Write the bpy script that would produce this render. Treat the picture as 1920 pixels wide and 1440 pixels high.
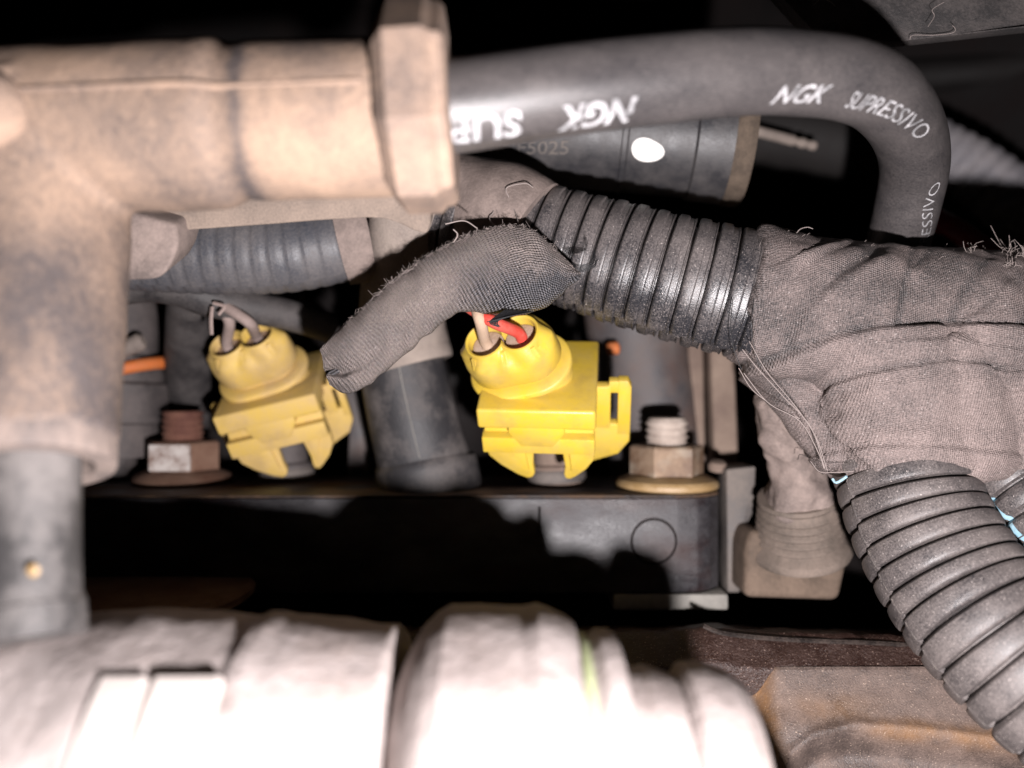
import bpy, bmesh, math, random
import numpy as np
from mathutils import Vector, Matrix, noise
random.seed(7); np.random.seed(7)
SC = bpy.context.scene
for o in list(bpy.data.objects): bpy.data.objects.remove(o)
C = SC.collection
# 1 unit = 1 cm
SC.unit_settings.system = 'METRIC'; SC.unit_settings.scale_length = 0.01

# ------------------------------------------------------------------ camera
cam_d = bpy.data.cameras.new('camera'); cam = bpy.data.objects.new('camera', cam_d); C.objects.link(cam)
cam.location = (0, 0, 0); cam.rotation_euler = (math.radians(90), 0, 0)
cam_d.sensor_width = 36; cam_d.lens = 28; cam_d.clip_start = 0.1; cam_d.clip_end = 400
cam_d.dof.use_dof = True; cam_d.dof.focus_distance = 10.6; cam_d.dof.aperture_fstop = 0.112
SC.camera = cam
# ------------------------------------------------------------------ world: unlit engine bay, a trace of ambient
W = bpy.data.worlds.new('World'); SC.world = W; W.use_nodes = True
W.node_tree.nodes['Background'].inputs[0].default_value = (0.6, 0.35, 0.35, 1)
W.node_tree.nodes['Background'].inputs[1].default_value = 0.003
# ------------------------------------------------------------------ the phone's flash: small lamp beside the lens
fl = bpy.data.lights.new('camera_flash', 'POINT'); flo = bpy.data.objects.new('camera_flash', fl); C.objects.link(flo)
flo.location = (1.6, 0.1, -2.7); fl.energy = 16000; fl.shadow_soft_size = 0.22; fl.color = (1.0, 0.945, 0.955)
# ------------------------------------------------------------------ output
SC.view_settings.view_transform = 'Standard'; SC.view_settings.look = 'None'
SC.view_settings.exposure = 0.0; SC.view_settings.gamma = 1.0; SC.view_settings.use_curve_mapping = False
SC.render.engine = 'CYCLES'; SC.cycles.use_denoising = True
SC.cycles.max_bounces = 6; SC.cycles.diffuse_bounces = 3; SC.cycles.glossy_bounces = 3

# ================================================================== helpers
K = 36 / 28 / 1920
def P(x, y, d): return Vector(((x - 960) * K * d, d, (720 - y) * K * d))
def S(px, d): return px * K * d
def proj(co):
    co = np.asarray(co); return np.stack([co[:, 0] / (co[:, 1] * K) + 960, 720 - co[:, 2] / (co[:, 1] * K)], 1)

def tag(o, label=None, cat=None, group=None, kind=None):
    if label: o['label'] = label
    if cat: o['category'] = cat
    if group: o['group'] = group
    if kind: o['kind'] = kind
    return o
def thing(name, label, cat, loc=(0, 0, 0), group=None):
    o = bpy.data.objects.new(name, None); C.objects.link(o); o.location = loc; o.empty_display_size = 0.2
    return tag(o, label, cat, group)

class MB:
    def __init__(s): s.v = []; s.f = []
    def add(s, v, f):
        n = len(s.v); s.v += [tuple(p) for p in v]; s.f += [tuple(i + n for i in q) for q in f]; return s
    def bm(s, bm):
        bm.verts.index_update(); s.add([v.co[:] for v in bm.verts], [[v.index for v in f.verts] for f in bm.faces]); bm.free(); return s
    def mesh(s, name):
        me = bpy.data.meshes.new(name); me.from_pydata(s.v, [], s.f); return me
def finish(me, name, mat, parent=None, angle=35, recalc=True, attrs=None, world=True):
    if recalc:
        b = bmesh.new(); b.from_mesh(me); bmesh.ops.recalc_face_normals(b, faces=b.faces); b.to_mesh(me); b.free()
    me.materials.append(mat)
    me.polygons.foreach_set('use_smooth', [True] * len(me.polygons))
    if angle < 180: me.set_sharp_from_angle(angle=math.radians(angle))
    for k, a in (attrs or {}).items():
        a = np.asarray(a, dtype=np.float32)
        if a.ndim == 1:
            at = me.attributes.new(k, 'FLOAT', 'POINT'); at.data.foreach_set('value', a)
        else:
            at = me.attributes.new(k, 'FLOAT_VECTOR', 'POINT'); at.data.foreach_set('vector', a.ravel())
    me.update()
    o = bpy.data.objects.new(name, me); C.objects.link(o)
    if parent is not None:
        o.parent = parent
        if world and parent.parent is None: o.matrix_parent_inverse = Matrix.Translation(-parent.location)
    return o
def build(mb, name, mat, parent=None, **k): return finish(mb.mesh(name), name, mat, parent, **k)

def catmull(pts, n):
    """dense, evenly spaced points along a smooth curve; pts rows may carry extra columns"""
    p = np.array([list(q) for q in pts], float)
    if len(p) == 2: p = np.stack([p[0] + (p[1] - p[0]) * t for t in (0, .34, .67, 1)])
    e = np.vstack([2 * p[0] - p[1], p, 2 * p[-1] - p[-2]]); out = []
    for i in range(1, len(e) - 2):
        for t in np.linspace(0, 1, 24, endpoint=False):
            a, b, c, d = e[i - 1:i + 3]
            out.append(0.5 * (2 * b + (c - a) * t + (2 * a - 5 * b + 4 * c - d) * t * t + (3 * b - a - 3 * c + d) * t ** 3))
    out.append(p[-1]); out = np.array(out)
    s = np.concatenate([[0], np.cumsum(np.linalg.norm(np.diff(out[:, :3], axis=0), axis=1))])
    if np.isscalar(n): ss = np.linspace(0, s[-1], n)
    else: ss = np.asarray(n)
    return np.stack([np.interp(ss, s, out[:, k]) for k in range(out.shape[1])], 1), ss, s[-1]
def nrm(a): return a / np.maximum(np.linalg.norm(a, axis=-1, keepdims=True), 1e-9)
def frames(c, ref=(0, -1, 0)):
    t = nrm(np.gradient(c, axis=0)); r = np.array(ref, float)
    f = nrm(r - (t @ r)[:, None] * t); u = np.cross(f, t); return t, f, u
class Path:
    """smooth path: px rows (x, y, depth, radius)"""
    def __init__(s, rows, n=80, ref=(0, -1, 0)):
        q = []
        for r in rows: q.append(list(P(*r[:3])) + [r[3]])
        s.c4, s.s, s.len = catmull(q, n); s.c = s.c4[:, :3]; s.r = s.c4[:, 3]; s.t, s.f, s.u = frames(s.c, ref)
    def s_at(s, x, y):
        d = proj(s.c) - np.array([x, y]); return s.s[np.argmin((d ** 2).sum(1))]
    def at(s, sv, th, dr=0.0):
        c = np.stack([np.interp(sv, s.s, s.c[:, k]) for k in range(3)], -1)
        f = np.stack([np.interp(sv, s.s, s.f[:, k]) for k in range(3)], -1)
        u = np.stack([np.interp(sv, s.s, s.u[:, k]) for k in range(3)], -1)
        r = np.interp(sv, s.s, s.r) + dr; th = np.asarray(th)
        return c + r[..., None] * (np.cos(th)[..., None] * f + np.sin(th)[..., None] * u)
def loft(mb, rings, close=True, cap=True):
    n, m = len(rings), len(rings[0]); v = [p for r in rings for p in r]; f = []
    for i in range(n - 1):
        for j in range(m if close else m - 1):
            k = (j + 1) % m; f.append((i * m + j, i * m + k, (i + 1) * m + k, (i + 1) * m + j))
    if cap and close: f.append(tuple(range(m))[::-1]); f.append(tuple(range((n - 1) * m, n * m)))
    mb.add(v, f); return mb
def tube(rows, n=60, seg=32, mb=None, rfun=None, cap=True, th=None, ref=(0, -1, 0)):
    p = rows if isinstance(rows, Path) else Path(rows, n, ref); mb = mb or MB()
    th_ = np.linspace(0, 2 * math.pi, seg, endpoint=False) if th is None else np.asarray(th)
    rings = []
    for i in range(len(p.s)):
        r = np.full(len(th_), p.r[i]) if rfun is None else p.r[i] * rfun(p.s[i], th_)
        rings.append(p.c[i] + r[:, None] * (np.cos(th_)[:, None] * p.f[i] + np.sin(th_)[:, None] * p.u[i]))
    return loft(mb, rings, th is None, cap)
def wire3(pts, r, n=24, seg=6, mb=None):
    c, s, L = catmull([list(p) for p in pts], n); t, f, u = frames(c, (0.13, -1, 0.21)); mb = mb or MB()
    th = np.linspace(0, 2 * math.pi, seg, endpoint=False)
    return loft(mb, [c[i] + r * (np.cos(th)[:, None] * f[i] + np.sin(th)[:, None] * u[i]) for i in range(n)])
def thread(parent, px, r, mat, n=20, name='loose_thread'):
    return build(wire3([P(*p) for p in px], r, n, 5), name, mat, parent)
def ribrows(L, period, prof, extra=()):
    rows = set([0.0, L])
    k = int(L / period) + 2
    for ph in (0.0,) + tuple(extra):
        for i in range(-1, k):
            for fr, _ in prof:
                s = (i + fr + ph) * period
                if 0 < s < L: rows.add(round(s, 5))
    return np.array(sorted(rows))
def ribtube(rows, period, prof, seg=72, slit=None, shift=.45, lip=.95, jitter=0.0, wob=0.0):
    """corrugated conduit: prof = [(fraction, radius multiplier)], slit = angle of the lengthwise cut"""
    q = [list(P(*r[:3])) + [r[3]] for r in rows]
    _, _, L = catmull(q, 10)
    ss = ribrows(L, period, prof, (shift,) if slit is not None else ())
    p = Path(rows, ss)
    fx = np.array([a for a, _ in prof] + [1.0]); fy = np.array([b for _, b in prof] + [prof[0][1]])
    if slit is None: th = np.linspace(0, 2 * math.pi, seg, endpoint=False); low = np.zeros(seg, bool)
    else:
        th = np.concatenate([slit + np.linspace(0, math.radians(285), int(seg * .8)), slit + np.linspace(math.radians(286), math.radians(359.6), int(seg * .2))])
        low = np.arange(len(th)) >= int(seg * .8)
    rings = []
    for i, s in enumerate(p.s):
        a = np.interp((s / period) % 1.0, fx, fy); b = np.interp((s / period - shift) % 1.0, fx, fy) * lip
        rr = np.where(low, b, a) * p.r[i]
        if wob: rr = rr * (1 + wob * np.sin(3 * th + s * 1.7) * .5 + wob * math.sin(s * 5.1))
        rings.append(p.c[i] + rr[:, None] * (np.cos(th)[:, None] * p.f[i] + np.sin(th)[:, None] * p.u[i]))
    p.dust = np.tile(.5 + .30 * np.sin(th), len(rings)); return loft(MB(), rings), p
def rotz_basis(axis):
    z = Vector(axis).normalized(); f = Vector((0, -1, 0)); f = (f - f.dot(z) * z).normalized(); return z, f, z.cross(f)
def lathe(prof, A, B=None, seg=48, mb=None, axis=None, sides=None):
    """prof rows (t, r): t in cm along A->B"""
    A = Vector(A); z, f, u = rotz_basis(axis if axis else Vector(B) - A); n = sides or seg; off = math.pi / n if sides else 0
    rings = []
    for t, r in prof:
        rings.append([A + z * t + (f * math.cos(a) + u * math.sin(a)) * r for a in [2 * math.pi * j / n + off for j in range(n)]])
    return loft(mb or MB(), rings)
def prism(outline, ext, bev=0.03, seg=2, mb=None):
    b = bmesh.new(); vs = [b.verts.new(p) for p in outline]; fa = b.faces.new(vs)
    r = bmesh.ops.extrude_face_region(b, geom=[fa]); nv = [e for e in r['geom'] if isinstance(e, bmesh.types.BMVert)]
    bmesh.ops.translate(b, vec=Vector(ext), verts=nv)
    bmesh.ops.recalc_face_normals(b, faces=b.faces)
    if bev: bmesh.ops.bevel(b, geom=list(b.edges), offset=bev, segments=seg, profile=0.5, affect='EDGES', clamp_overlap=True)
    return (mb or MB()).bm(b)
def rbox(lo, hi, bev=0.04, seg=3, mb=None, M=None):
    b = bmesh.new(); bmesh.ops.create_cube(b, size=1.0)
    lo, hi = Vector(lo), Vector(hi)
    for v in b.verts: v.co = Vector([(lo[k] + hi[k]) / 2 + v.co[k] * (hi[k] - lo[k]) for k in range(3)])
    if bev: bmesh.ops.bevel(b, geom=list(b.edges), offset=bev, segments=seg, profile=0.5, affect='EDGES', clamp_overlap=True)
    if M: bmesh.ops.transform(b, matrix=M, verts=b.verts)
    return (mb or MB()).bm(b)
def remesh(mb, voxel=0.05, smooth=6):
    me = mb.mesh('tmp'); o = bpy.data.objects.new('tmp', me); C.objects.link(o)
    m = o.modifiers.new('r', 'REMESH'); m.mode = 'VOXEL'; m.voxel_size = voxel
    if smooth: k = o.modifiers.new('s', 'SMOOTH'); k.iterations = smooth; k.factor = 0.5
    dg = bpy.context.evaluated_depsgraph_get(); dg.update()
    out = bpy.data.meshes.new_from_object(o.evaluated_get(dg)); bpy.data.objects.remove(o); out.materials.clear(); return out
def coords(me):
    a = np.empty(len(me.vertices) * 3, np.float32); me.vertices.foreach_get('co', a); return a.reshape(-1, 3).astype(float)
def normals(me):
    a = np.empty(len(me.vertices) * 3, np.float32); me.vertex_normals.foreach_get('vector', a); return a.reshape(-1, 3).astype(float)
def setco(me, co): me.vertices.foreach_set('co', np.asarray(co, np.float32).ravel()); me.update()
def vnoise(co, sc, seed=0.0): return np.array([noise.noise(Vector(c) * sc + Vector((seed, seed * .7, -seed))) for c in co])
def fbm(co, sc, oct=3, seed=0.0): return sum(vnoise(co, sc * 2 ** k, seed + k * 9.1) * .5 ** k for k in range(oct))
def textmesh(txt, bold=0.0, shear=0.0, cuts=1):
    cu = bpy.data.curves.new('t', 'FONT'); cu.body = txt; cu.offset = bold; cu.shear = shear; cu.resolution_u = 3
    o = bpy.data.objects.new('t', cu); C.objects.link(o)
    dg = bpy.context.evaluated_depsgraph_get(); dg.update()
    me = bpy.data.meshes.new_from_object(o.evaluated_get(dg)); bpy.data.objects.remove(o)
    b = bmesh.new(); b.from_mesh(me); bmesh.ops.triangulate(b, faces=b.faces)
    if cuts: bmesh.ops.subdivide_edges(b, edges=b.edges, cuts=cuts)
    b.verts.index_update(); v = np.array([q.co[:2] for q in b.verts]); f = [[q.index for q in p.verts] for p in b.faces]; b.free()
    v[:, 0] -= v[:, 0].min(); w = v[:, 0].max(); v[:, 0] /= w; v[:, 1] -= v[:, 1].min(); v[:, 1] /= v[:, 1].max()
    return v, f

# ================================================================== materials
def new_mat(name):
    m = bpy.data.materials.new(name); m.use_nodes = True; nt = m.node_tree; b = nt.nodes['Principled BSDF']
    return m, nt, b
def N(nt, typ, ins=None, **kw):
    n = nt.nodes.new(typ)
    for k, v in kw.items(): setattr(n, k, v)
    for k, v in (ins or {}).items():
        if isinstance(v, bpy.types.NodeSocket): nt.links.new(v, n.inputs[k])
        else: n.inputs[k].default_value = v
    return n
def math_(nt, op, a, b=0.0, clamp=False):
    n = N(nt, 'ShaderNodeMath', {0: a, 1: b}, operation=op); n.use_clamp = clamp; return n.outputs[0]
def mixc(nt, fac, a, b):
    n = nt.nodes.new('ShaderNodeMix'); n.data_type = 'RGBA'
    for s, v in ((n.inputs['Factor'], fac), (n.inputs[6], a), (n.inputs[7], b)):
        if isinstance(v, bpy.types.NodeSocket): nt.links.new(v, s)
        else: s.default_value = v if not isinstance(v, tuple) or len(v) == 4 else (*v, 1)
    return n.outputs[2]
def nz(nt, co, scale, detail=4, rough=.6):
    return N(nt, 'ShaderNodeTexNoise', {'Vector': co, 'Scale': scale, 'Detail': detail, 'Roughness': rough}).outputs['Fac']
def mat(name, base, dust=None, cover=.5, scale=1.5, contrast=3.0, fine=28, fine_amt=.8, rough=.6, dusty_rough=.95, bump=.012, bscale=30, spec=.4,
        stain=None, stain_amt=0.0, stain_scale=.8, metal=0.0, attr=None, stretch=None, speck=0.0, speck_c=(.5, .44, .41), speck_s=36, stain_attr=None):
    m, nt, b = new_mat(name)
    co = N(nt, 'ShaderNodeTexCoord').outputs['Object']
    if stretch: co = N(nt, 'ShaderNodeMapping', {'Vector': co, 'Scale': stretch}).outputs[0]
    if dust is None: dust = tuple(min(1, c * 1.5 + .02) for c in base)
    n1 = nz(nt, co, scale, 6, .62); n2 = nz(nt, co, fine, 3, .6)
    fac = math_(nt, 'ADD', math_(nt, 'MULTIPLY', math_(nt, 'SUBTRACT', n1, .5), contrast), cover)
    if attr: 
        a = N(nt, 'ShaderNodeAttribute', attribute_name=attr).outputs['Fac']; fac = math_(nt, 'ADD', fac, math_(nt, 'SUBTRACT', a, .5))
    fac = math_(nt, 'ADD', fac, math_(nt, 'MULTIPLY', math_(nt, 'SUBTRACT', n2, .5), fine_amt), True)
    col = mixc(nt, fac, base, dust)
    if stain:
        n4 = nz(nt, co, stain_scale, 5, .6)
        sf = math_(nt, 'MULTIPLY', math_(nt, 'MULTIPLY', math_(nt, 'SUBTRACT', n4, .5), 5.0, True), stain_amt, True)
        if stain_attr:
            ra = N(nt, 'ShaderNodeAttribute', attribute_name=stain_attr).outputs['Fac']
            sf = math_(nt, 'MULTIPLY', ra, math_(nt, 'ADD', math_(nt, 'MULTIPLY', math_(nt, 'SUBTRACT', n4, .5), 2.6), .62, True), True)
        col = mixc(nt, sf, col, stain)
    if speck:
        n5 = nz(nt, N(nt, 'ShaderNodeTexCoord').outputs['Object'], speck_s, 1, .5)
        col = mixc(nt, math_(nt, 'MULTIPLY', math_(nt, 'SUBTRACT', n5, .66), 14.0 * speck, True), col, speck_c)
    nt.links.new(col, b.inputs['Base Color'])
    rr = N(nt, 'ShaderNodeMapRange', {'Value': fac, 'To Min': rough, 'To Max': dusty_rough}).outputs[0]
    nt.links.new(rr, b.inputs['Roughness'])
    b.inputs['Specular IOR Level'].default_value = spec; b.inputs['Metallic'].default_value = metal
    if bump:
        h = math_(nt, 'ADD', nz(nt, co, bscale, 4, .65), math_(nt, 'MULTIPLY', n1, .6))
        bp = N(nt, 'ShaderNodeBump', {'Height': h, 'Distance': bump, 'Strength': .8})
        nt.links.new(bp.outputs[0], b.inputs['Normal'])
    return m
def fabric(name, thread_c, gap_c, dust, cover, pitch=.05, rough=.5, bump=.012, speck=.9, wamt=1.0, glint=1.0):
    """woven cloth tape: attribute wv = cloth coordinates in cm, attribute dust = dust cover"""
    m, nt, b = new_mat(name)
    wv = N(nt, 'ShaderNodeAttribute', attribute_name='wv').outputs['Vector']
    co = N(nt, 'ShaderNodeTexCoord').outputs['Object']
    wj = N(nt, 'ShaderNodeVectorMath', {0: wv, 1: N(nt, 'ShaderNodeVectorMath', {0: N(nt, 'ShaderNodeTexNoise', {'Vector': co, 'Scale': 2.5, 'Detail': 2.0}).outputs['Color'], 'Scale': .05}, operation='SCALE').outputs[0]}, operation='ADD').outputs[0]
    x = N(nt, 'ShaderNodeSeparateXYZ', {0: wj}); k = 2 * math.pi / pitch
    sa = math_(nt, 'SINE', math_(nt, 'MULTIPLY', math_(nt, 'ADD', x.outputs[0], math_(nt, 'MULTIPLY', x.outputs[1], .55)), k))
    sb = math_(nt, 'SINE', math_(nt, 'MULTIPLY', math_(nt, 'SUBTRACT', x.outputs[1], math_(nt, 'MULTIPLY', x.outputs[0], .25)), k))
    w = math_(nt, 'ADD', math_(nt, 'MULTIPLY', math_(nt, 'MULTIPLY', sa, sb), .5), .5)
    n1 = nz(nt, co, 1.6, 5, .6); n2 = nz(nt, co, 34, 3, .6); n3 = nz(nt, co, 70, 2, .6)
    a = N(nt, 'ShaderNodeAttribute', attribute_name='dust').outputs['Fac']
    fac = math_(nt, 'ADD', math_(nt, 'MULTIPLY', math_(nt, 'SUBTRACT', n1, .5), 1.6), math_(nt, 'ADD', a, cover - .5))
    fac = math_(nt, 'ADD', fac, math_(nt, 'MULTIPLY', math_(nt, 'SUBTRACT', n2, .5), speck), True)
    cloth = mixc(nt, N(nt, 'ShaderNodeMapRange', {'Value': w, 'From Min': .38, 'From Max': .78}).outputs[0], gap_c, thread_c)
    n3c = math_(nt, 'ADD', math_(nt, 'MULTIPLY', math_(nt, 'SUBTRACT', n3, .5), 2.2), .5, True)
    d2 = mixc(nt, n3c, tuple(c * .5 for c in dust), tuple(min(1, c * 1.45) for c in dust))
    col = mixc(nt, fac, cloth, d2)
    col = mixc(nt, math_(nt, 'MULTIPLY', math_(nt, 'SUBTRACT', nz(nt, co, 42, 1, .5), .66), 11.0 * glint, True), col, (.48, .42, .40)); nt.links.new(col, b.inputs['Base Color'])
    nt.links.new(N(nt, 'ShaderNodeMapRange', {'Value': fac, 'To Min': rough, 'To Max': .8}).outputs[0], b.inputs['Roughness'])
    b.inputs['Specular IOR Level'].default_value = .45
    h = math_(nt, 'ADD', math_(nt, 'MULTIPLY', w, wamt), math_(nt, 'ADD', math_(nt, 'MULTIPLY', n3, 1.1), math_(nt, 'MULTIPLY', n2, .9)))
    nt.links.new(N(nt, 'ShaderNodeBump', {'Height': h, 'Distance': bump, 'Strength': .9}).outputs[0], b.inputs['Normal'])
    return m
def plain(name, c, rough=.5, spec=.4): 
    m, nt, b = new_mat(name); b.inputs['Base Color'].default_value = (*c, 1); b.inputs['Roughness'].default_value = rough; b.inputs['Specular IOR Level'].default_value = spec; return m

M = {}
M['boot'] = mat('dusty_tan_rubber', (.075, .062, .060), (.325, .224, .160), .62, .8, 2.4, 22, 1.0, .6, stretch=(1, 1, .7), bump=.02, bscale=18, attr='dust')
M['boot_c'] = mat('dusty_tan_collar', (.080, .066, .063), (.325, .226, .166), .60, 1.0, 2.4, 22, 1.0, .6, bump=.02, bscale=18)
M['boot_leg'] = mat('dusty_grey_rubber', (.085, .072, .069), (.235, .182, .155), .5, 1.2, 3.0, 12, 1.1, .6, stretch=(2.2, 1, .45), bump=.02, bscale=14)
M['plate'] = mat('sandy_plate', (.12, .095, .08), (.26, .20, .16), .5, 2, 1.5, 30, 1.0, .8, bump=.01)
M['tower'] = mat('grey_tower_rubber', (.040, .038, .038), (.15, .136, .13), .32, 1.0, 3.6, 10, .9, .35)
M['cable'] = mat('black_lead_sheath', (.024, .023, .025), (.100, .088, .085), .46, 1.6, 1.2, 36, 1.3, .28, .5, bump=.004, bscale=50, spec=.6, stretch=(.8, 1, 1.6))
M['print'] = mat('white_print', (.16, .16, .165), (.46, .45, .46), .55, 7, 3, 50, 1.4, .5, bump=0)
M['plug'] = mat('black_plug_plastic', (.022, .022, .025), (.075, .068, .066), .35, 2.2, 2.0, 50, 1.0, .33, .7, bump=.006, bscale=40)
M['plug_edge'] = mat('brown_dust_rim', (.035, .025, .018), (.115, .085, .062), .45, 3, 2.5, 30, .8, .8)
M['paint'] = plain('white_paint_dot', (.86, .84, .80), .6)
M['conduit'] = mat('dusty_black_conduit', (.020, .020, .023), (.165, .142, .135), .34, 1.1, 1.8, 40, 1.6, .26, .6, attr='dust', bump=.006, bscale=50, spec=.55, speck=.35, speck_s=50)
M['conduit2'] = mat('grey_worn_conduit', (.022, .021, .023), (.150, .128, .121), .52, 1.4, 2.0, 44, 1.7, .28, .66, bump=.006, bscale=50, spec=.5, speck=.4, speck_s=52)
M['hose'] = mat('blue_grey_hose', (.045, .048, .058), (.14, .125, .12), .35, 1.4, 1.6, 30, .9, .36, .8, bump=.006)
M['tape'] = fabric('dusty_cloth_tape', (.105, .094, .092), (.030, .027, .027), (.23, .180, .167), .60, .040, .45, .018, speck=1.7, wamt=.8, glint=.5)
M['stub'] = fabric('loose_cloth_tape', (.22, .215, .23), (.005, .005, .006), (.27, .222, .202), .58, .060, .34, .045, speck=1.5, glint=.6)
M['fibre'] = plain('grey_fibre', (.25, .21, .195), .7, .2)
M['fibre_black'] = plain('black_fibre', (.008, .008, .009), .5, .3)
M['fibre_pale'] = plain('pale_fibre', (.30, .25, .23), .7, .2)
M['yellow'] = mat('yellow_plastic', (.56, .385, .034), (.47, .335, .085), .35, 1.6, 2.4, 24, .7, .32, .6, bump=.004, bscale=40, spec=.5, stain=(.30, .20, .07), stain_amt=.4, stain_scale=2.2)
M['yellow_b'] = mat('dusty_yellow_plastic', (.52, .35, .065), (.44, .305, .135), .55, 1.4, 2.4, 22, .8, .45, .8, bump=.004, bscale=40, stain=(.27, .185, .09), stain_amt=.4, stain_scale=1.8)
M['seal'] = mat('dusty_wire_seal', (.27, .17, .11), (.40, .30, .24), .5, 6, 2, 30, .6, .8)
M['red'] = mat('red_insulation', (.52, .045, .032), (.42, .10, .07), .35, 3, 2.0, 30, .8, .4)
M['beige'] = mat('beige_insulation', (.36, .25, .17), (.45, .33, .25), .4, 3, 1.5, 30, .5, .6)
M['grey_wire'] = mat('grey_brown_insulation', (.16, .12, .105), (.34, .26, .235), .5, 2, 1.5, 20, .5, .7)
M['pale_rubber'] = mat('pale_dusty_rubber', (.15, .122, .108), (.29, .240, .205), .55, 1.4, 2.4, 30, .8, .8)
M['dark_pipe'] = mat('dark_rubber_pipe', (.026, .025, .027), (.13, .113, .106), .16, 1.2, 3.0, 24, .7, .5, .9)
M['rail'] = mat('dark_oily_metal', (.010, .009, .011), (.048, .045, .048), .40, 1.6, 3.4, 20, .9, .30, .6, spec=.5, stain=(.025, .009, .007), stain_amt=.8, stain_scale=1.1, stretch=(.6, 1, 1.3))
M['rail_top'] = mat('brown_rail_top', (.016, .010, .008), (.12, .068, .036), .26, 1.0, 3.4, 20, .8, .5)
M['lip'] = mat('pale_metal_lip', (.12, .115, .105), (.26, .245, .22), .5, 2, 2.5, 20, .6, .5)
M['nut'] = mat('tan_rusty_nut', (.11, .062, .036), (.27, .19, .13), .48, 2.2, 3.0, 22, .9, .5, .8, stain=(.36, .33, .27), stain_amt=.5, stain_scale=2.4)
M['nut_flange'] = mat('gold_passivated_flange', (.24, .145, .055), (.40, .28, .15), .4, 2.2, 2.4, 22, .5, .33, .7, spec=.6)
M['stud'] = mat('dusty_stud', (.22, .17, .14), (.44, .37, .32), .55, 3, 2, 20, .6, .6)
M['rust'] = mat('dark_red_rust', (.075, .026, .018), (.16, .075, .05), .45, 2.5, 2.4, 22, .7, .8)
M['rust_nut'] = mat('brown_rust_nut', (.10, .046, .028), (.19, .115, .08), .45, 2.0, 2.4, 22, .7, .8)
M['chalk'] = mat('chalk_mark', (.13, .075, .055), (.42, .38, .355), .75, 3.5, 4, 22, 1.2, .9)
M['sensor'] = mat('dusty_brown_plastic', (.070, .049, .035), (.165, .118, .088), .5, 1.6, 2.6, 16, .9, .75)
M['bellows'] = mat('dusty_grey_bellows', (.085, .068, .056), (.20, .155, .128), .5, 1.8, 2.4, 20, .8, .7)
M['sleeve'] = mat('dusty_tape_sleeve', (.10, .078, .070), (.25, .195, .172), .5, 2.0, 2.6, 24, .9, .75)
M['cast'] = mat('rusty_casting', (.050, .038, .034), (.150, .108, .090), .48, 1.3, 3.0, 40, 1.4, .36, .8, bump=.016, bscale=40, spec=.5, stain=(.25, .125, .045), stain_amt=1.0, stain_scale=2.2, stain_attr='rust', speck=.45, speck_s=50, speck_c=(.42, .32, .25))
M['cast_lip'] = mat('brown_oily_lip', (.018, .008, .006), (.048, .025, .019), .35, 2.2, 2.0, 34, 1.6, .30, .7, bump=.03, bscale=26, spec=.5, speck=.55, speck_s=44, speck_c=(.30, .21, .17))
M['gasket'] = mat('black_gasket', (.012, .009, .008), (.05, .034, .027), .3, 3, 2.5, 34, 1.4, .4)
M['front'] = mat('dusty_pale_pipe', (.15, .125, .115), (.44, .385, .37), .58, .9, 2.8, 9, .7, .6, bump=.03, bscale=9, stain=(.18, .13, .105), stain_amt=.7, stain_scale=.9)
M['front2'] = mat('dusty_pale_sleeve', (.19, .16, .15), (.34, .295, .28), .56, .9, 2.6, 9, .6, .55, bump=.03, bscale=9, stain=(.17, .135, .12), stain_amt=.5, stain_scale=1.2)
M['clip'] = mat('white_clip', (.36, .32, .30), (.50, .45, .42), .5, 1, 2, 9, .5, .6)
M['green'] = mat('green_ring', (.24, .27, .13), (.36, .38, .25), .5, 1.4, 1.5, 8, .3, .5)
M['black'] = mat('black_grime', (.005, .004, .004), (.014, .011, .010), .35, .4, 2.0, 6, .6, .6)
M['engine'] = mat('grimy_black_metal', (.004, .003, .003), (.012, .008, .0075), .4, .5, 2.5, 8, .6, .6, spec=.2)
M['panel'] = mat('dusty_black_panel', (.028, .026, .026), (.085, .072, .068), .40, 1.4, 2.6, 24, 1.1, .5, .85, bump=.01)
M['runner'] = mat('grey_brown_runner', (.055, .052, .056), (.13, .105, .095), .4, .9, 3, 14, .5, .45, .8, stain=(.10, .055, .04), stain_amt=.6)
M['strip'] = mat('brown_metal_strip', (.13, .09, .072), (.24, .18, .14), .5, 1.2, 2.4, 14, .5, .8)
M['injector'] = mat('dark_injector', (.04, .035, .035), (.12, .10, .095), .4, 1.2, 2.4, 14, .6, .5)
M['orange'] = mat('orange_seal', (.50, .12, .022), (.40, .14, .05), .35, 3, 2.5, 18, .8, .5)
M['bracket'] = mat('grey_bracket', (.06, .054, .052), (.16, .136, .12), .45, 1.3, 2.8, 14, .8, .45)
M['blue'] = mat('pale_blue_insulation', (.20, .38, .48), (.36, .50, .56), .5, 4, 2, 40, .6, .4)
M['darkred'] = plain('dark_red_insulation', (.20, .012, .022), .4, .4)
M['loom_black'] = mat('black_cloth_loom', (.022, .020, .021), (.085, .075, .072), .40, 2, 2.2, 34, 1.1, .5, .85, bump=.01)
M['bg_hose'] = mat('grey_blue_hose', (.12, .12, .14), (.36, .33, .33), .45, 1.2, 2.0, 14, .6, .5)

# ================================================================== setting
mb = MB(); rings = []
for i in range(25):
    a = math.radians(-100 + 200 * i / 24); rings.append([(26 * math.sin(a), 2 + 22 * math.cos(a) + fbm([(i * .5, z, 0)], .4)[0] * .8, z) for z in np.linspace(-22, 22, 23)])
loft(mb, rings, close=False); w = build(mb, 'engine_bay_wall', M['engine']); tag(w, 'black grimy engine bay behind everything', 'engine bay', kind='structure')

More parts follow.
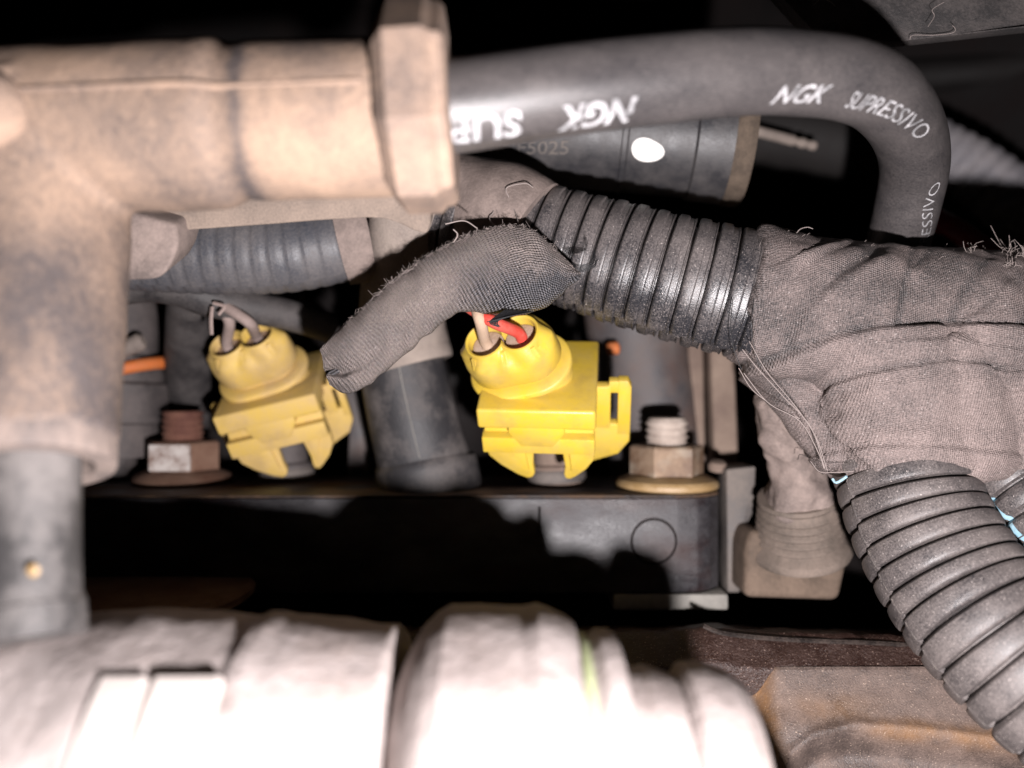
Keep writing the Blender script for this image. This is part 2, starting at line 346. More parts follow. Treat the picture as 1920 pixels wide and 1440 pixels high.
# ================================================================== ignition lead and boot
lead = thing('ignition_cable', 'thick black ignition cable with white print, bending down behind the cloth tape', 'cable', P(860, 200, 7.9))
cp = Path([(740, 215, 7.85, .45), (860, 199, 7.9, .45), (1050, 170, 8.05, .45), (1250, 146, 8.25, .45), (1400, 134, 8.5, .45), (1500, 138, 8.75, .45), (1590, 150, 9.0, .45),
           (1655, 180, 9.45, .45), (1700, 240, 10.3, .45), (1714, 310, 11.1, .45), (1700, 390, 11.7, .45), (1685, 450, 12.1, .45), (1660, 560, 12.6, .45)], 220)
sheath = build(tube(cp, seg=64), 'sheath', M['cable'], lead, angle=80)
_S, _T = np.meshgrid(np.linspace(0, cp.len, 500), np.radians(np.linspace(-80, 80, 161)), indexing='ij')
_pj = proj(cp.at(_S.ravel(), _T.ravel()))
def on_cable(x, y):
    k = np.argmin((_pj[:, 0] - x) ** 2 + (_pj[:, 1] - y) ** 2); return _S.ravel()[k], _T.ravel()[k]
def cable_text(txt, mids, h, bold, shear, flip=False, label=None):
    """print laid on the sheath: mids = places along the middle of the line of print, in reading order"""
    v, f = textmesh(txt, bold, shear, 1)
    st = np.array([on_cable(*m) for m in mids]); q = np.linspace(0, 1, len(mids))
    pol = np.polyfit(q, st[:, 1], min(2, len(mids) - 1)); pos = np.polyfit(q, st[:, 0], min(2, len(mids) - 1))
    sv = np.polyval(pos, v[:, 0]); th = np.polyval(pol, v[:, 0]) + (-1 if flip else 1) * (v[:, 1] - .5) * h / .45
    m_ = MB(); m_.add(cp.at(sv, th, .004), f)
    return tag(build(m_, 'lettering', M['print'], sheath, angle=180), label)
R_ = math.radians
cable_text('NGK', [(1452, 180), (1505, 177), (1555, 178)], .215, .012, .35, label='white printed letters NGK on the bend')
cable_text('SUPRESSIVO', [(1592, 186), (1640, 196), (1690, 218), (1735, 253)], .20, -.002, .2, label='white printed word SUPRESSIVO')
cable_text('NGK', [(1195, 207), (1120, 217), (1047, 226)], .30, .035, .25, True, 'blurred upside-down white NGK')
cable_text('SUP', [(978, 232), (910, 240), (838, 247)], .30, .03, .0, True, 'blurred upside-down white letters by the boot')
cable_text('SUPRESSIVO', [(1722, 500), (1738, 430), (1757, 342)], .16, -.012, .2, True, 'small white print down the side')

boot = thing('cable_boot', 'dusty tan rubber elbow boot with thick collar holding the black cable', 'rubber boot', P(60, 870, 7.2))
d0 = 7.95
body = MB()
A = P(-160, 252, 8.1); B = P(760, 222, 7.9)
L = (B - A).length
def sx(px): return (px + 160) / 920 * L
lathe([(0, .80), (sx(300), .82), (sx(425), .83), (sx(440), .80), (sx(452), .75), (sx(470), .75), (sx(490), .77), (sx(700), .76), (L, .75)], A, B, 56, body)
tube([(80, 200, 8.1, .86), (70, 430, 7.95, .84), (62, 640, 7.6, .79), (55, 800, 7.34, .755), (54, 838, 7.28, .748)], 60, 48, body)
me = remesh(body, .05, 5); co = coords(me); nn = normals(me)
co = co + nn * (fbm(co, .9, 2, 3)[:, None] * .03); setco(me, co)
# hollow opening at the foot of the leg is a lip ring of its own
pb = proj(co); du = np.full(len(co), .5)
def near(pts, line):
    b = np.full(len(pts), 1e9); L_ = np.array(line, float)
    for k in range(len(L_) - 1):
        ab = L_[k + 1] - L_[k]; t = np.clip(((pts - L_[k]) @ ab) / (ab @ ab), 0, 1); b = np.minimum(b, np.linalg.norm(pts - L_[k] - t[:, None] * ab, axis=1))
    return b
du -= .55 * np.exp(-(near(pb, [(446, 85), (436, 150), (440, 230), (452, 320), (488, 388)]) / 14) ** 2) + .4 * np.exp(-(near(pb, [(490, 385), (505, 392)]) / 18) ** 2)  # darker arc along the groove and a dark spot at its foot
du -= .46 / (1 + np.exp(-(pb[:, 1] - 440) / 30))
eb_ = finish(me, 'elbow_body', M['boot'], boot, angle=180, attrs={'dust': du})
ax = (P(52, 862, 7.25) - P(62, 640, 7.6)).normalized() * 1.0; ax = (ax + Vector((.02, -.06, 0))).normalized(); Q = P(54, 862, 7.25)
lathe_pts = [(-.55, .70), (-.30, .732), (.07, .728), (.09, .718), (.092, .55), (.0, .50), (-.3, .48)]
build(lathe(lathe_pts, Q, axis=ax), 'mouth_lip', M['boot_leg'], boot, angle=60)
fA, fB = P(728, 208, 7.85), P(868, 200, 7.85); fz = (fB - fA).normalized()
build(lathe([(-.02, .86), (.03, .93), (.10, 1.02), (.44, 1.03), (.48, 1.0), (.51, .965), (.59, .95), (.63, .90), (.63, .45)], fA, fB, sides=8), 'collar', M['boot_c'], boot, angle=25)
sm = []
for t in np.linspace(.02, .97, 30):
    px = -100 + 830 * t; c = A.lerp(B, (px + 160) / 920); r = np.interp(px, [-100, 425, 455, 700], [.815, .835, .755, .765]); a = R_(7)
    sm.append(c + Vector((0, -math.cos(a), math.sin(a))) * r)
build(wire3(sm, .028, 60, 8), 'mould_seam', M['boot_c'], eb_, angle=180)
build(lathe([(0, .36), (.12, .33), (.2, .22), (.23, .05)], P(-25, 205, 7.2), axis=(.25, -1, 0)), 'moulded_button', M['boot_c'], eb_, angle=60)
build(lathe([(0, .3), (.05, .27), (.08, .15), (.09, .02)], P(20, 590, 7.05), axis=(.1, -1, 0)), 'moulded_button', M['boot_c'], eb_, angle=60)

tower = thing('coil_tower', 'smooth dark grey round tower rising into the tan boot', 'terminal', P(58, 1160, 6.6))
build(tube([(58, 780, 7.3, .40), (58, 880, 7.1, .405), (57, 1000, 6.95, .40), (56, 1110, 6.8, .40), (56, 1135, 6.78, .43), (56, 1200, 6.7, .44)], 60, 48), 'tower_tube', M['tower'], tower, angle=60)
build(lathe([(0, .05), (.012, .035), (.02, .01)], P(62, 1070, 6.43), axis=(0.1, -1, 0)), 'dust_fleck', M['nut_flange'], tower)

# housing flange and lug under the boot
hs = thing('coil_housing', 'sand coloured dusty housing edge with a lug, under the tan boot', 'housing', P(500, 430, 9.6))
dd = 9.7
outl = [(240, 330), (262, 400), (275, 424), (300, 436), (400, 429), (500, 422), (600, 414), (690, 409), (722, 411), (752, 421), (775, 433), (800, 440), (808, 420), (806, 330)]
build(prism([P(x, y, dd) for x, y in outl], (0, .30, .14), .045, 3), 'flange_plate', M['plate'], hs)
lug = [(180, 380), (328, 420), (334, 455), (326, 485), (312, 510), (296, 523), (270, 526), (180, 528)]
build(prism([P(x, y, 9.4) for x, y in lug], (0, .7, .35), .05, 3), 'lug', M['sleeve'], hs)

# ================================================================== black plug behind the cable
pg = thing('round_plug', 'black round plastic plug with white paint dot, behind the ignition cable', 'plug', P(1150, 240, 13.4))
pA, pB = P(800, 222, 13.6), P(1397, 262, 13.2); pL = (pB - pA).length
def tx(px): return (px - 800) / 597 * pL
br_ = build(lathe([(0, .95), (tx(1168), .99), (tx(1170), 1.01), (tx(1178), 1.01), (tx(1181), .985), (tx(1296), 1.0), (tx(1300), 1.05), (tx(1362), 1.07)], pA, pB, 72), 'barrel', M['plug'], pg, angle=30)
build(lathe([(tx(1362), 1.075), (tx(1368), 1.09), (tx(1388), 1.10), (tx(1397), 1.08), (tx(1397), .6)], pA, pB, 72), 'end_rim', M['plug_edge'], pg, angle=30)
pz, pf, pu = rotz_basis(pB - pA)
def on_plug(px, ang, r): return pA + pz * tx(px) + (pf * math.cos(ang) + pu * math.sin(ang)) * r
# sign: pu = z x f ; find the angle sign that points down
sg = -1 if pu.z > 0 else 1
m_ = MB(); vs = []
for k in range(28):
    a = 2 * math.pi * k / 28; rr = 1 + .09 * math.sin(2 * a + .6) + .05 * math.cos(3 * a)
    vs.append(on_plug(1214 + 27 * rr * math.cos(a), sg * R_(33) + R_(11) * rr * math.sin(a), 1.003))
m_.add(vs, [tuple(range(28))]); build(m_, 'paint_dot', M['paint'], br_, angle=180)
v, f = textmesh('BCF5025', .01, 0, 1); m_ = MB()
m_.add([on_plug(937 + 140 * a, sg * (R_(47) - R_(13) * b - R_(5) * a), .985 + .008) for a, b in v], f); build(m_, 'moulded_lettering', M['plug_edge'] if False else M['bracket'], br_, angle=180)

# ================================================================== main corrugated loom
prof = [(0, .965), (.05, .99), (.12, 1.0), (.44, 1.003), (.50, .995), (.54, .970), (.78, .966), (.82, .985), (.86, .985), (.88, .85), (.975, .85)]
loom = thing('corrugated_conduit', 'black split corrugated conduit running from under the boot into the cloth tape', 'conduit', P(1200, 508, 11.5))
mb, lp = ribtube([(840, 400, 12.3, .84), (920, 428, 12.1, .86), (1010, 456, 11.95, .88), (1120, 486, 11.8, .91), (1250, 522, 11.6, .94), (1400, 558, 11.4, .96), (1428, 564, 11.38, .95)],
                 .312, prof, 90, slit=R_(-62), shift=.55, lip=.935, wob=.004)
build(mb, 'ribbed_tube', M['conduit'], loom, angle=28, attrs={'dust': lp.dust})
# brown taped end at the left of the conduit
build(tube([(820, 372, 12.2, .72), (880, 385, 12.1, .74), (930, 408, 11.95, .87), (965, 432, 11.85, .91), (985, 445, 11.82, .90)], 40, 40), 'tape_end', M['sleeve'], loom, angle=60)
for px in ([(935, 350, 11.2), (960, 385, 11.0), (975, 425, 10.7)], [(912, 380, 11.2), (925, 395, 11.0), (918, 410, 10.9), (930, 428, 10.7)], [(955, 372, 11.0), (950, 352, 11.0), (985, 344, 11.0), (1000, 352, 11.0)],
           [(895, 355, 11.3), (903, 368, 11.2), (896, 388, 11.2)]):
    thread(loom, px, .007, M['fibre'])

# ================================================================== loose cloth stub
stub = thing('cloth_tape_flap', 'frayed grey woven cloth tape flap hanging over the yellow plug wires', 'cloth tape', P(840, 580, 10.6))
T = [(599, 656), (640, 612), (690, 566), (745, 520), (800, 480), (860, 446), (910, 427), (955, 420), (1000, 430), (1045, 468), (1088, 512)]
Bm = [(618, 722), (650, 739), (690, 722), (730, 690), (775, 652), (822, 612), (868, 584), (920, 590), (975, 592), (1030, 572), (1090, 518)]
nu, nv = 150, 44
tt, _, _ = catmull([(x, y, 0) for x, y in T], nu); bb, _, _ = catmull([(x, y, 0) for x, y in Bm], nu)
V = []; UV = []; DU = []; F = []
for i in range(nu):
    u = i / (nu - 1); base = 10.75 - .25 * u + .0 * math.sin(u * 9)
    w = np.linalg.norm(tt[i] - bb[i]) * K * 10.5
    for j in range(nv * 2):
        v = j / (nv * 2); fr = v < .5; q = v * 2 if fr else 2 - v * 2       # q 0 top edge .. 1 bottom edge
        a = q
        px = tt[i] * (1 - a) + bb[i] * a + np.array([3.5 * noise.noise(Vector((u * 25, a * 3, 7))), 4.5 * noise.noise(Vector((u * 22, a * 3, 2))), 0])
        bul = math.sin(math.pi * min(max(q, 0), 1)) ** .55 * min(.44, .42 * w)
        if u < .10: bul *= (.55 + 4.5 * u) * (1 - .35 * math.exp(-((q - .62) / .09) ** 2) * (1 - u / .1))
        dep = base - bul if fr else base + bul * .4
        p = P(px[0], px[1], dep)
        wr = .022 * math.sin(u * 50 + q * 7) * math.exp(-((q - .8) / .25) ** 2) * (1 if .2 < u < .66 else .25) + .07 * noise.noise(Vector((u * 6, q * 2.5, 1.0))) + .03 * noise.noise(Vector((u * 17, q * 6, 4.0)))
        cr_ = max(0, 1 - u / .26); wr += .16 * cr_ * math.exp(-((q - .60 - .5 * u) / .07) ** 2) - .05 * cr_ * math.exp(-((q - .80) / .12) ** 2)
        p = p + Vector((0, wr if fr else 0, 0)); V.append(p)
        UV.append((u * 4.1, q * max(w, .3) * 1.25, 0)); DU.append(.56 + .22 * (1 - q) - .75 * max(0, min(1, (u - .42) * 3.2)) * max(0, min(1, (q - .28) * 2.4)) + .12 * (1 - u))
m2 = nv * 2
for i in range(nu - 1):
    for j in range(m2): k = (j + 1) % m2; F.append((i * m2 + j, i * m2 + k, (i + 1) * m2 + k, (i + 1) * m2 + j))
# rolled-in hollow at the open left end
n0 = len(V); cen = sum((Vector(V[j]) for j in range(m2)), Vector()) / m2
for rr, dx in ((.86, .03), (.80, .5)):
    for j in range(m2): p = cen + (Vector(V[j]) - cen) * rr + Vector((dx, .0, dx * .5)); V.append(p); UV.append((0, j * .03, 0)); DU.append(.0)
for j in range(m2):
    k = (j + 1) % m2; F.append((j, k, n0 + k, n0 + j)); F.append((n0 + j, n0 + k, n0 + m2 + k, n0 + m2 + j))
mb = MB().add(V, F); build(mb, 'woven_sleeve', M['stub'], stub, angle=75, attrs={'wv': UV, 'dust': DU})
fz_ = MB()
for k in range(520):
    u = random.choice((random.random() * .80 + .12, random.gauss(.34, .07), random.gauss(.55, .12))); u = min(max(u, .05), .93); i = int(u * (nu - 1)); e = tt[i]; base = 10.75 - .25 * u - .12
    big = math.exp(-((u - .33) / .07) ** 2) + .35
    p0 = P(e[0] + random.uniform(-4, 4), e[1] + random.uniform(0, 9), base + random.uniform(-.06, .06))
    L_ = random.uniform(.012, .05) * (1 + big * .9); ang = random.choice((random.gauss(R_(40), .5), random.gauss(R_(200), .6), random.gauss(R_(115), .9)))
    d = Vector((math.cos(ang), random.gauss(0, .45), math.sin(ang))); d2 = Vector((random.gauss(0, .5), random.gauss(0, .3), random.gauss(0, .5)))
    wire3([p0, p0 + d * L_ * .5, p0 + d * L_ + d2 * L_ * .5], random.uniform(.0018, .0035), 5, 3, fz_)
o = build(fz_, 'frayed_fibres', M['fibre'], stub, angle=180); tag(o, kind='stuff')
for px in ([(835, 420, 10.4), (870, 414, 10.4), (895, 428, 10.35)], [(850, 455, 10.4), (858, 440, 10.4), (850, 430, 10.4)]): thread(stub, px, .009, M['fibre'])
for k in range(7):
    j = k * 2.6; thread(stub, [(1072 + j * .5, 494 + j, 10.15), (1092, 497 + j * .8, 10.1), (1110 + random.uniform(-3, 8), 491 + j * .6, 10.1), (1116 + random.uniform(-4, 5), 468 + j * 1.4, 10.15)], .005, M['fibre_black'])
for k in range(14):
    thread(stub, [(1000 - k * 4, 584 - k * .3, 10.3), (960 - k * 3.2, 592 + k * .9, 10.2), (912 + k * 2.2 + random.uniform(-6, 6), 602 + k * .9, 10.2)], .007, M['fibre_black'])

# ================================================================== cloth-taped junction
jn = thing('taped_junction', 'bulky junction wrapped in dusty woven cloth tape where the conduits meet', 'taped loom', P(1700, 650, 11.4))
mb = MB()
tube([(1395, 556, 11.4, .96), (1440, 566, 11.38, 1.0), (1530, 585, 11.35, 1.02), (1640, 595, 11.35, 1.03), (1780, 600, 11.4, 1.03), (1900, 605, 11.5, 1.04), (2080, 610, 11.7, 1.0), (2400, 600, 12.2, .98)], 70, 48, mb)
tube([(1610, 610, 11.3, 1.02), (1660, 700, 11.25, 1.05), (1685, 800, 11.2, 1.0), (1697, 880, 11.15, .96)], 40, 48, mb)
tube([(1760, 640, 11.4, 1.1), (1830, 740, 11.35, 1.0), (1900, 850, 11.3, .85), (1925, 905, 11.25, .60)], 40, 48, mb)
tube([(1430, 610, 11.4, .7), (1480, 690, 11.5, .48), (1545, 790, 11.4, .40), (1590, 860, 11.2, .4)], 40, 40, mb)
tube([(1720, 660, 11.3, 1.05), (1745, 760, 11.22, 1.0), (1765, 850, 11.2, .92), (1770, 885, 11.2, .80)], 30, 40, mb)
tube([(1700, 560, 11.5, 1.0), (1790, 640, 11.4, 1.2), (1800, 720, 11.4, 1.1)], 30, 40, mb)
me = remesh(mb, .034, 10); co = coords(me); nn = normals(me); pp = proj(co)
def polydist(pts, line):
    """signed distance in px to a polyline (positive = below / right side of travel) and side fade"""
    L_ = np.array(line, float); best = np.full(len(pts), 1e9); sgn = np.zeros(len(pts)); endf = np.zeros(len(pts))
    for k in range(len(L_) - 1):
        a, b = L_[k], L_[k + 1]; ab = b - a; t = ((pts - a) @ ab) / (ab @ ab); tc = np.clip(t, 0, 1); q = a + tc[:, None] * ab
        dv = pts - q; d = np.linalg.norm(dv, axis=1); m = d < best
        best = np.where(m, d, best); cr = ab[0] * dv[:, 1] - ab[1] * dv[:, 0]; sgn = np.where(m, np.sign(cr), sgn)
    return best * sgn
def smooth(x, a, b): t = np.clip((x - a) / (b - a), 0, 1); return t * t * (3 - 2 * t)
disp = np.zeros(len(co)); dust = np.full(len(co), .5)
front = (nn[:, 1] < .35)
def step(line, h, fade=90, side=1, sharp=5):
    global disp
    d = polydist(pp, line) * side; disp += np.where(front, h * smooth(d, -sharp, sharp) * np.exp(-np.maximum(d, 0) / fade), 0)
    groove = np.exp(-((d + sharp) / 5.0) ** 2); disp -= np.where(front, .22 * h * groove, 0)
def valley(line, h, wid, dd=0.0):
    global disp, dust
    d = polydist(pp, line); g = np.exp(-(d / wid) ** 2); disp -= np.where(front, h * g, 0); dust += dd * g  # negative dd also darkens the colour along the crease
def ridge(line, h, wid): valley(line, -h, wid)
step([(1395, 690), (1440, 677), (1499, 650), (1568, 629), (1648, 615), (1777, 608), (1885, 610), (1990, 620)], .10, 120)
step([(1560, 800), (1537, 778), (1538, 748), (1568, 719), (1620, 702), (1672, 692), (1777, 678), (1881, 692), (1990, 700)], .09, 120)
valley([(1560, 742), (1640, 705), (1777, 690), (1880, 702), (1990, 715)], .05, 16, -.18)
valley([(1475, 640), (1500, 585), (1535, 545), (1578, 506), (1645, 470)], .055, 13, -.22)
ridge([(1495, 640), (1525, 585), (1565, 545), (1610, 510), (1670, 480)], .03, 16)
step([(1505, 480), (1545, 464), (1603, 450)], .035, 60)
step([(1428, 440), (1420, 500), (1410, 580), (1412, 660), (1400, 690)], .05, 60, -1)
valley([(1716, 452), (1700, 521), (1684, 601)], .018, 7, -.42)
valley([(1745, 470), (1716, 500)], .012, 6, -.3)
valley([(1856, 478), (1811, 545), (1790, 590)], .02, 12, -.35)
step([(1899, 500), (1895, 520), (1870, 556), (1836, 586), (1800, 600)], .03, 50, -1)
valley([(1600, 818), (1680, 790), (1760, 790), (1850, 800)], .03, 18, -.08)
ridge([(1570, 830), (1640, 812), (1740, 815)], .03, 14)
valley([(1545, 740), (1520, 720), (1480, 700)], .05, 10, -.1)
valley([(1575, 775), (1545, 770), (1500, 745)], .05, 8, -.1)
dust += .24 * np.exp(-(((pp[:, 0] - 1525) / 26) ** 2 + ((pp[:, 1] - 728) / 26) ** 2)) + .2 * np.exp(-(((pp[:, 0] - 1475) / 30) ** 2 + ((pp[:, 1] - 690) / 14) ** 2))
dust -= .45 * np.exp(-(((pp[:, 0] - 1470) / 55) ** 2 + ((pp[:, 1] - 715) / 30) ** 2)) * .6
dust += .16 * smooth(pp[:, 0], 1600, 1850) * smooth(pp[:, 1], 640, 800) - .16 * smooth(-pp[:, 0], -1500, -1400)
step([(1440, 560), (1500, 500), (1560, 465), (1610, 448)], .05, 80, -1)
step([(1690, 640), (1790, 642), (1880, 652), (1990, 660)], .035, 60)
step([(1560, 850), (1640, 835), (1760, 838), (1900, 850)], .05, 60)
l1 = polydist(pp, [(1395, 690), (1440, 677), (1499, 650), (1568, 629), (1648, 615), (1777, 608), (1885, 610), (1990, 620)]); l2 = polydist(pp, [(1560, 800), (1537, 778), (1538, 748), (1568, 719), (1620, 702), (1672, 692), (1777, 678), (1881, 692), (1990, 700)])
dust += np.where(l1 < 0, -.10, .04) + np.where(l2 > 0, .10, 0) - .30 * np.exp(-((l1 + 7) / 6) ** 2) - .2 * np.exp(-((l2 + 7) / 6) ** 2)  # tone differs between tape layers, with a darker line along each overlap
disp += np.where(front, fbm(co, 1.3, 3, 5) * .05, 0)
setco(me, co + nn * (1.25 * disp)[:, None])
wv = np.stack([co[:, 0] + .25 * co[:, 2], co[:, 2] - .25 * co[:, 0], co[:, 1]], 1)
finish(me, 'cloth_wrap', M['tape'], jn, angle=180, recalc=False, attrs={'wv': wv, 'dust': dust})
for px, mk in (([(1392, 655, 10.45), (1420, 690, 10.4), (1470, 745, 10.5), (1520, 800, 10.6), (1547, 880, 10.5)], 'fibre_pale'), ([(1405, 640, 10.4), (1440, 700, 10.4), (1490, 760, 10.5), (1530, 820, 10.55), (1552, 885, 10.5)], 'fibre'),
               ([(1385, 690, 10.6), (1410, 730, 10.6), (1450, 760, 10.6), (1500, 785, 10.55)], 'fibre_pale'), ([(1395, 700, 10.6), (1440, 755, 10.55), (1500, 790, 10.5), (1535, 850, 10.5), (1545, 878, 10.5)], 'fibre'),
               ([(1413, 560, 10.4), (1410, 610, 10.4), (1414, 650, 10.42), (1425, 690, 10.42)], 'fibre_black'), ([(1374, 560, 10.42), (1370, 610, 10.42), (1375, 650, 10.45), (1390, 692, 10.5)], 'fibre_black'),
               ([(1520, 865, 10.6), (1536, 884, 10.5), (1560, 886, 10.4), (1600, 884, 10.3)], 'fibre'), ([(1490, 442, 10.9), (1500, 430, 10.9), (1514, 426, 10.9), (1524, 429, 10.9)], 'fibre'),
               ([(1496, 862, 11.5), (1500, 852, 11.4), (1516, 858, 11.4), (1526, 866, 11.4)], 'fibre_black')):
    thread(jn, px, .005, M['fibre' if mk == 'fibre_pale' else mk])
# frayed tape ends on top
fz_ = MB()
jco = coords(me); jn_ = normals(me); jp = proj(jco); vis = np.where((jn_[:, 1] < .25) & (jp[:, 0] < 1960))[0]
def hair(i, L_, spread, r):
    p0 = Vector(jco[i]); d = (Vector(jn_[i]) + Vector((random.gauss(0, spread), random.gauss(0, spread), random.gauss(0, spread)))).normalized()
    wire3([p0 - d * .01, p0 + d * L_ * .6, p0 + d * L_ + Vector((random.gauss(0, .4), random.gauss(0, .4), random.gauss(0, .4))) * L_], r, 5, 4, fz_)
for i in np.random.choice(vis, 320): hair(i, random.uniform(.02, .06), .9, .0026)
for (cx, cy, rad, n, L0) in ((1818, 470, 9, 24, .16), (1905, 474, 16, 46, .20), (1893, 500, 10, 12, .12), (1610, 868, 45, 40, .06), (1760, 872, 60, 50, .06), (1870, 884, 40, 30, .06)):
    w_ = np.exp(-(((jp[vis, 0] - cx) / rad) ** 2 + ((jp[vis, 1] - cy) / (rad * .5)) ** 2)) + 1e-12
    for i in np.random.choice(vis, n, p=w_ / w_.sum()): hair(i, random.uniform(.2, 1.0) * L0, 1.1, .0036)
tag(build(fz_, 'frayed_fibres', M['fibre'], jn, angle=180), kind='stuff')

# ================================================================== lower right conduit
prof2 = [(0, .935), (.04, .968), (.10, .988), (.24, .999), (.45, 1.002), (.66, .999), (.79, .988), (.85, .968), (.885, .86), (.97, .85)]
c2 = thing('corrugated_conduit', 'fat ribbed grey conduit dropping from the cloth tape across the rusty casting', 'conduit', P(1785, 1090, 10.3))
rows2 = [(1668, 820, 11.3, .90), (1690, 888, 11.05, .92), (1722, 980, 10.75, .93), (1785, 1090, 10.3, .94), (1870, 1195, 9.8, .94), (1985, 1300, 9.35, .94), (2130, 1400, 9.0, .94), (2350, 1500, 8.7, .94)]
mb, p2 = ribtube(rows2, .292, prof2, 80, slit=R_(-74), shift=.12, lip=.965)
build(mb, 'ribbed_tube', M['conduit2'], c2, angle=28)
# short pale strips along the slit edge
fx = np.array([a for a, _ in prof2] + [1.0]); fy = np.array([b for _, b in prof2] + [.92])
for k in range(1, 13):
    s_ = np.linspace((k + .15) * .292, (k + .80) * .292, 6); q = p2.at(s_, np.full(6, R_(-72)), -.004)
    build(wire3(q, .006, 8, 5), 'slit_edge', M['bracket'], c2)
c3 = thing('corrugated_conduit', 'thin ribbed conduit showing a pale blue wire at the picture edge', 'conduit', P(1900, 960, 10.9))
rows3 = [(1842, 842, 11.2, .5), (1905, 904, 10.9, .56), (1957, 964, 10.6, .58), (2010, 1045, 10.3, .58), (2090, 1130, 10.1, .58), (2300, 1300, 9.8, .58)]
prof3 = [(0, .86), (.08, .95), (.25, 1.0), (.55, 1.0), (.78, .95), (.88, .84), (.95, .82)]
mb, p3 = ribtube(rows3, .36, prof3, 60)
build(mb, 'ribbed_tube', M['conduit2'], c3, angle=28)
gx = np.array([a for a, _ in prof3] + [1.0]); gy = np.array([b for _, b in prof3] + [.86])
mb = MB(); ss = np.linspace(.2, p3.len, 120); th = np.radians(np.linspace(-80, -69, 6)); rings = []
for s_ in ss: rings.append([p3.at(np.array([s_]), np.array([a]), float(np.interp((s_ / .36) % 1, gx, gy) - 1) * .57 + .003)[0] for a in th])
loft(mb, rings, close=False); build(mb, 'blue_wire_in_slit', M['blue'], c3, angle=60)
mb = MB(); q = [P(1561, 898, 10.85), P(1567, 905, 10.8), P(1578, 900, 10.75), P(1588, 893, 10.7)]
build(wire3(q, .018, 10, 8), 'pale_blue_curl', M['blue'], c2)  # short pale blue curl beside the first rib

# ================================================================== yellow injector connectors
def stadium(hx, r, n, flute=0.0, fl_n=8):
    """polar samples of a stadium outline"""
    out = []
    for k in range(n):
        a = 2 * math.pi * k / n; cx, sy = math.cos(a), math.sin(a)
        # ray / stadium intersection by bisection
        lo, hi = 0, hx + r + .1
        for _ in range(30):
            m = (lo + hi) / 2; x, y = m * cx, m * sy; dx = max(abs(x) - hx, 0)
            if math.hypot(dx, y) < r: lo = m
            else: hi = m
        q = lo * (1 + flute * math.cos(fl_n * a)); out.append((q * cx, q * sy))
    return out
def eight(hx, r, n, mn=0.0):
    out = []
    for k in range(n):
        a = 2 * math.pi * k / n; cx, sy = math.cos(a), math.sin(a); lo = 0
        for cx0 in (-hx, hx):
            b = cx * cx0; disc = b * b - (hx * hx - r * r)
            if disc > 0: lo = max(lo, b + math.sqrt(disc))
        lo = max(lo, mn); out.append((lo * cx, lo * sy))
    return out
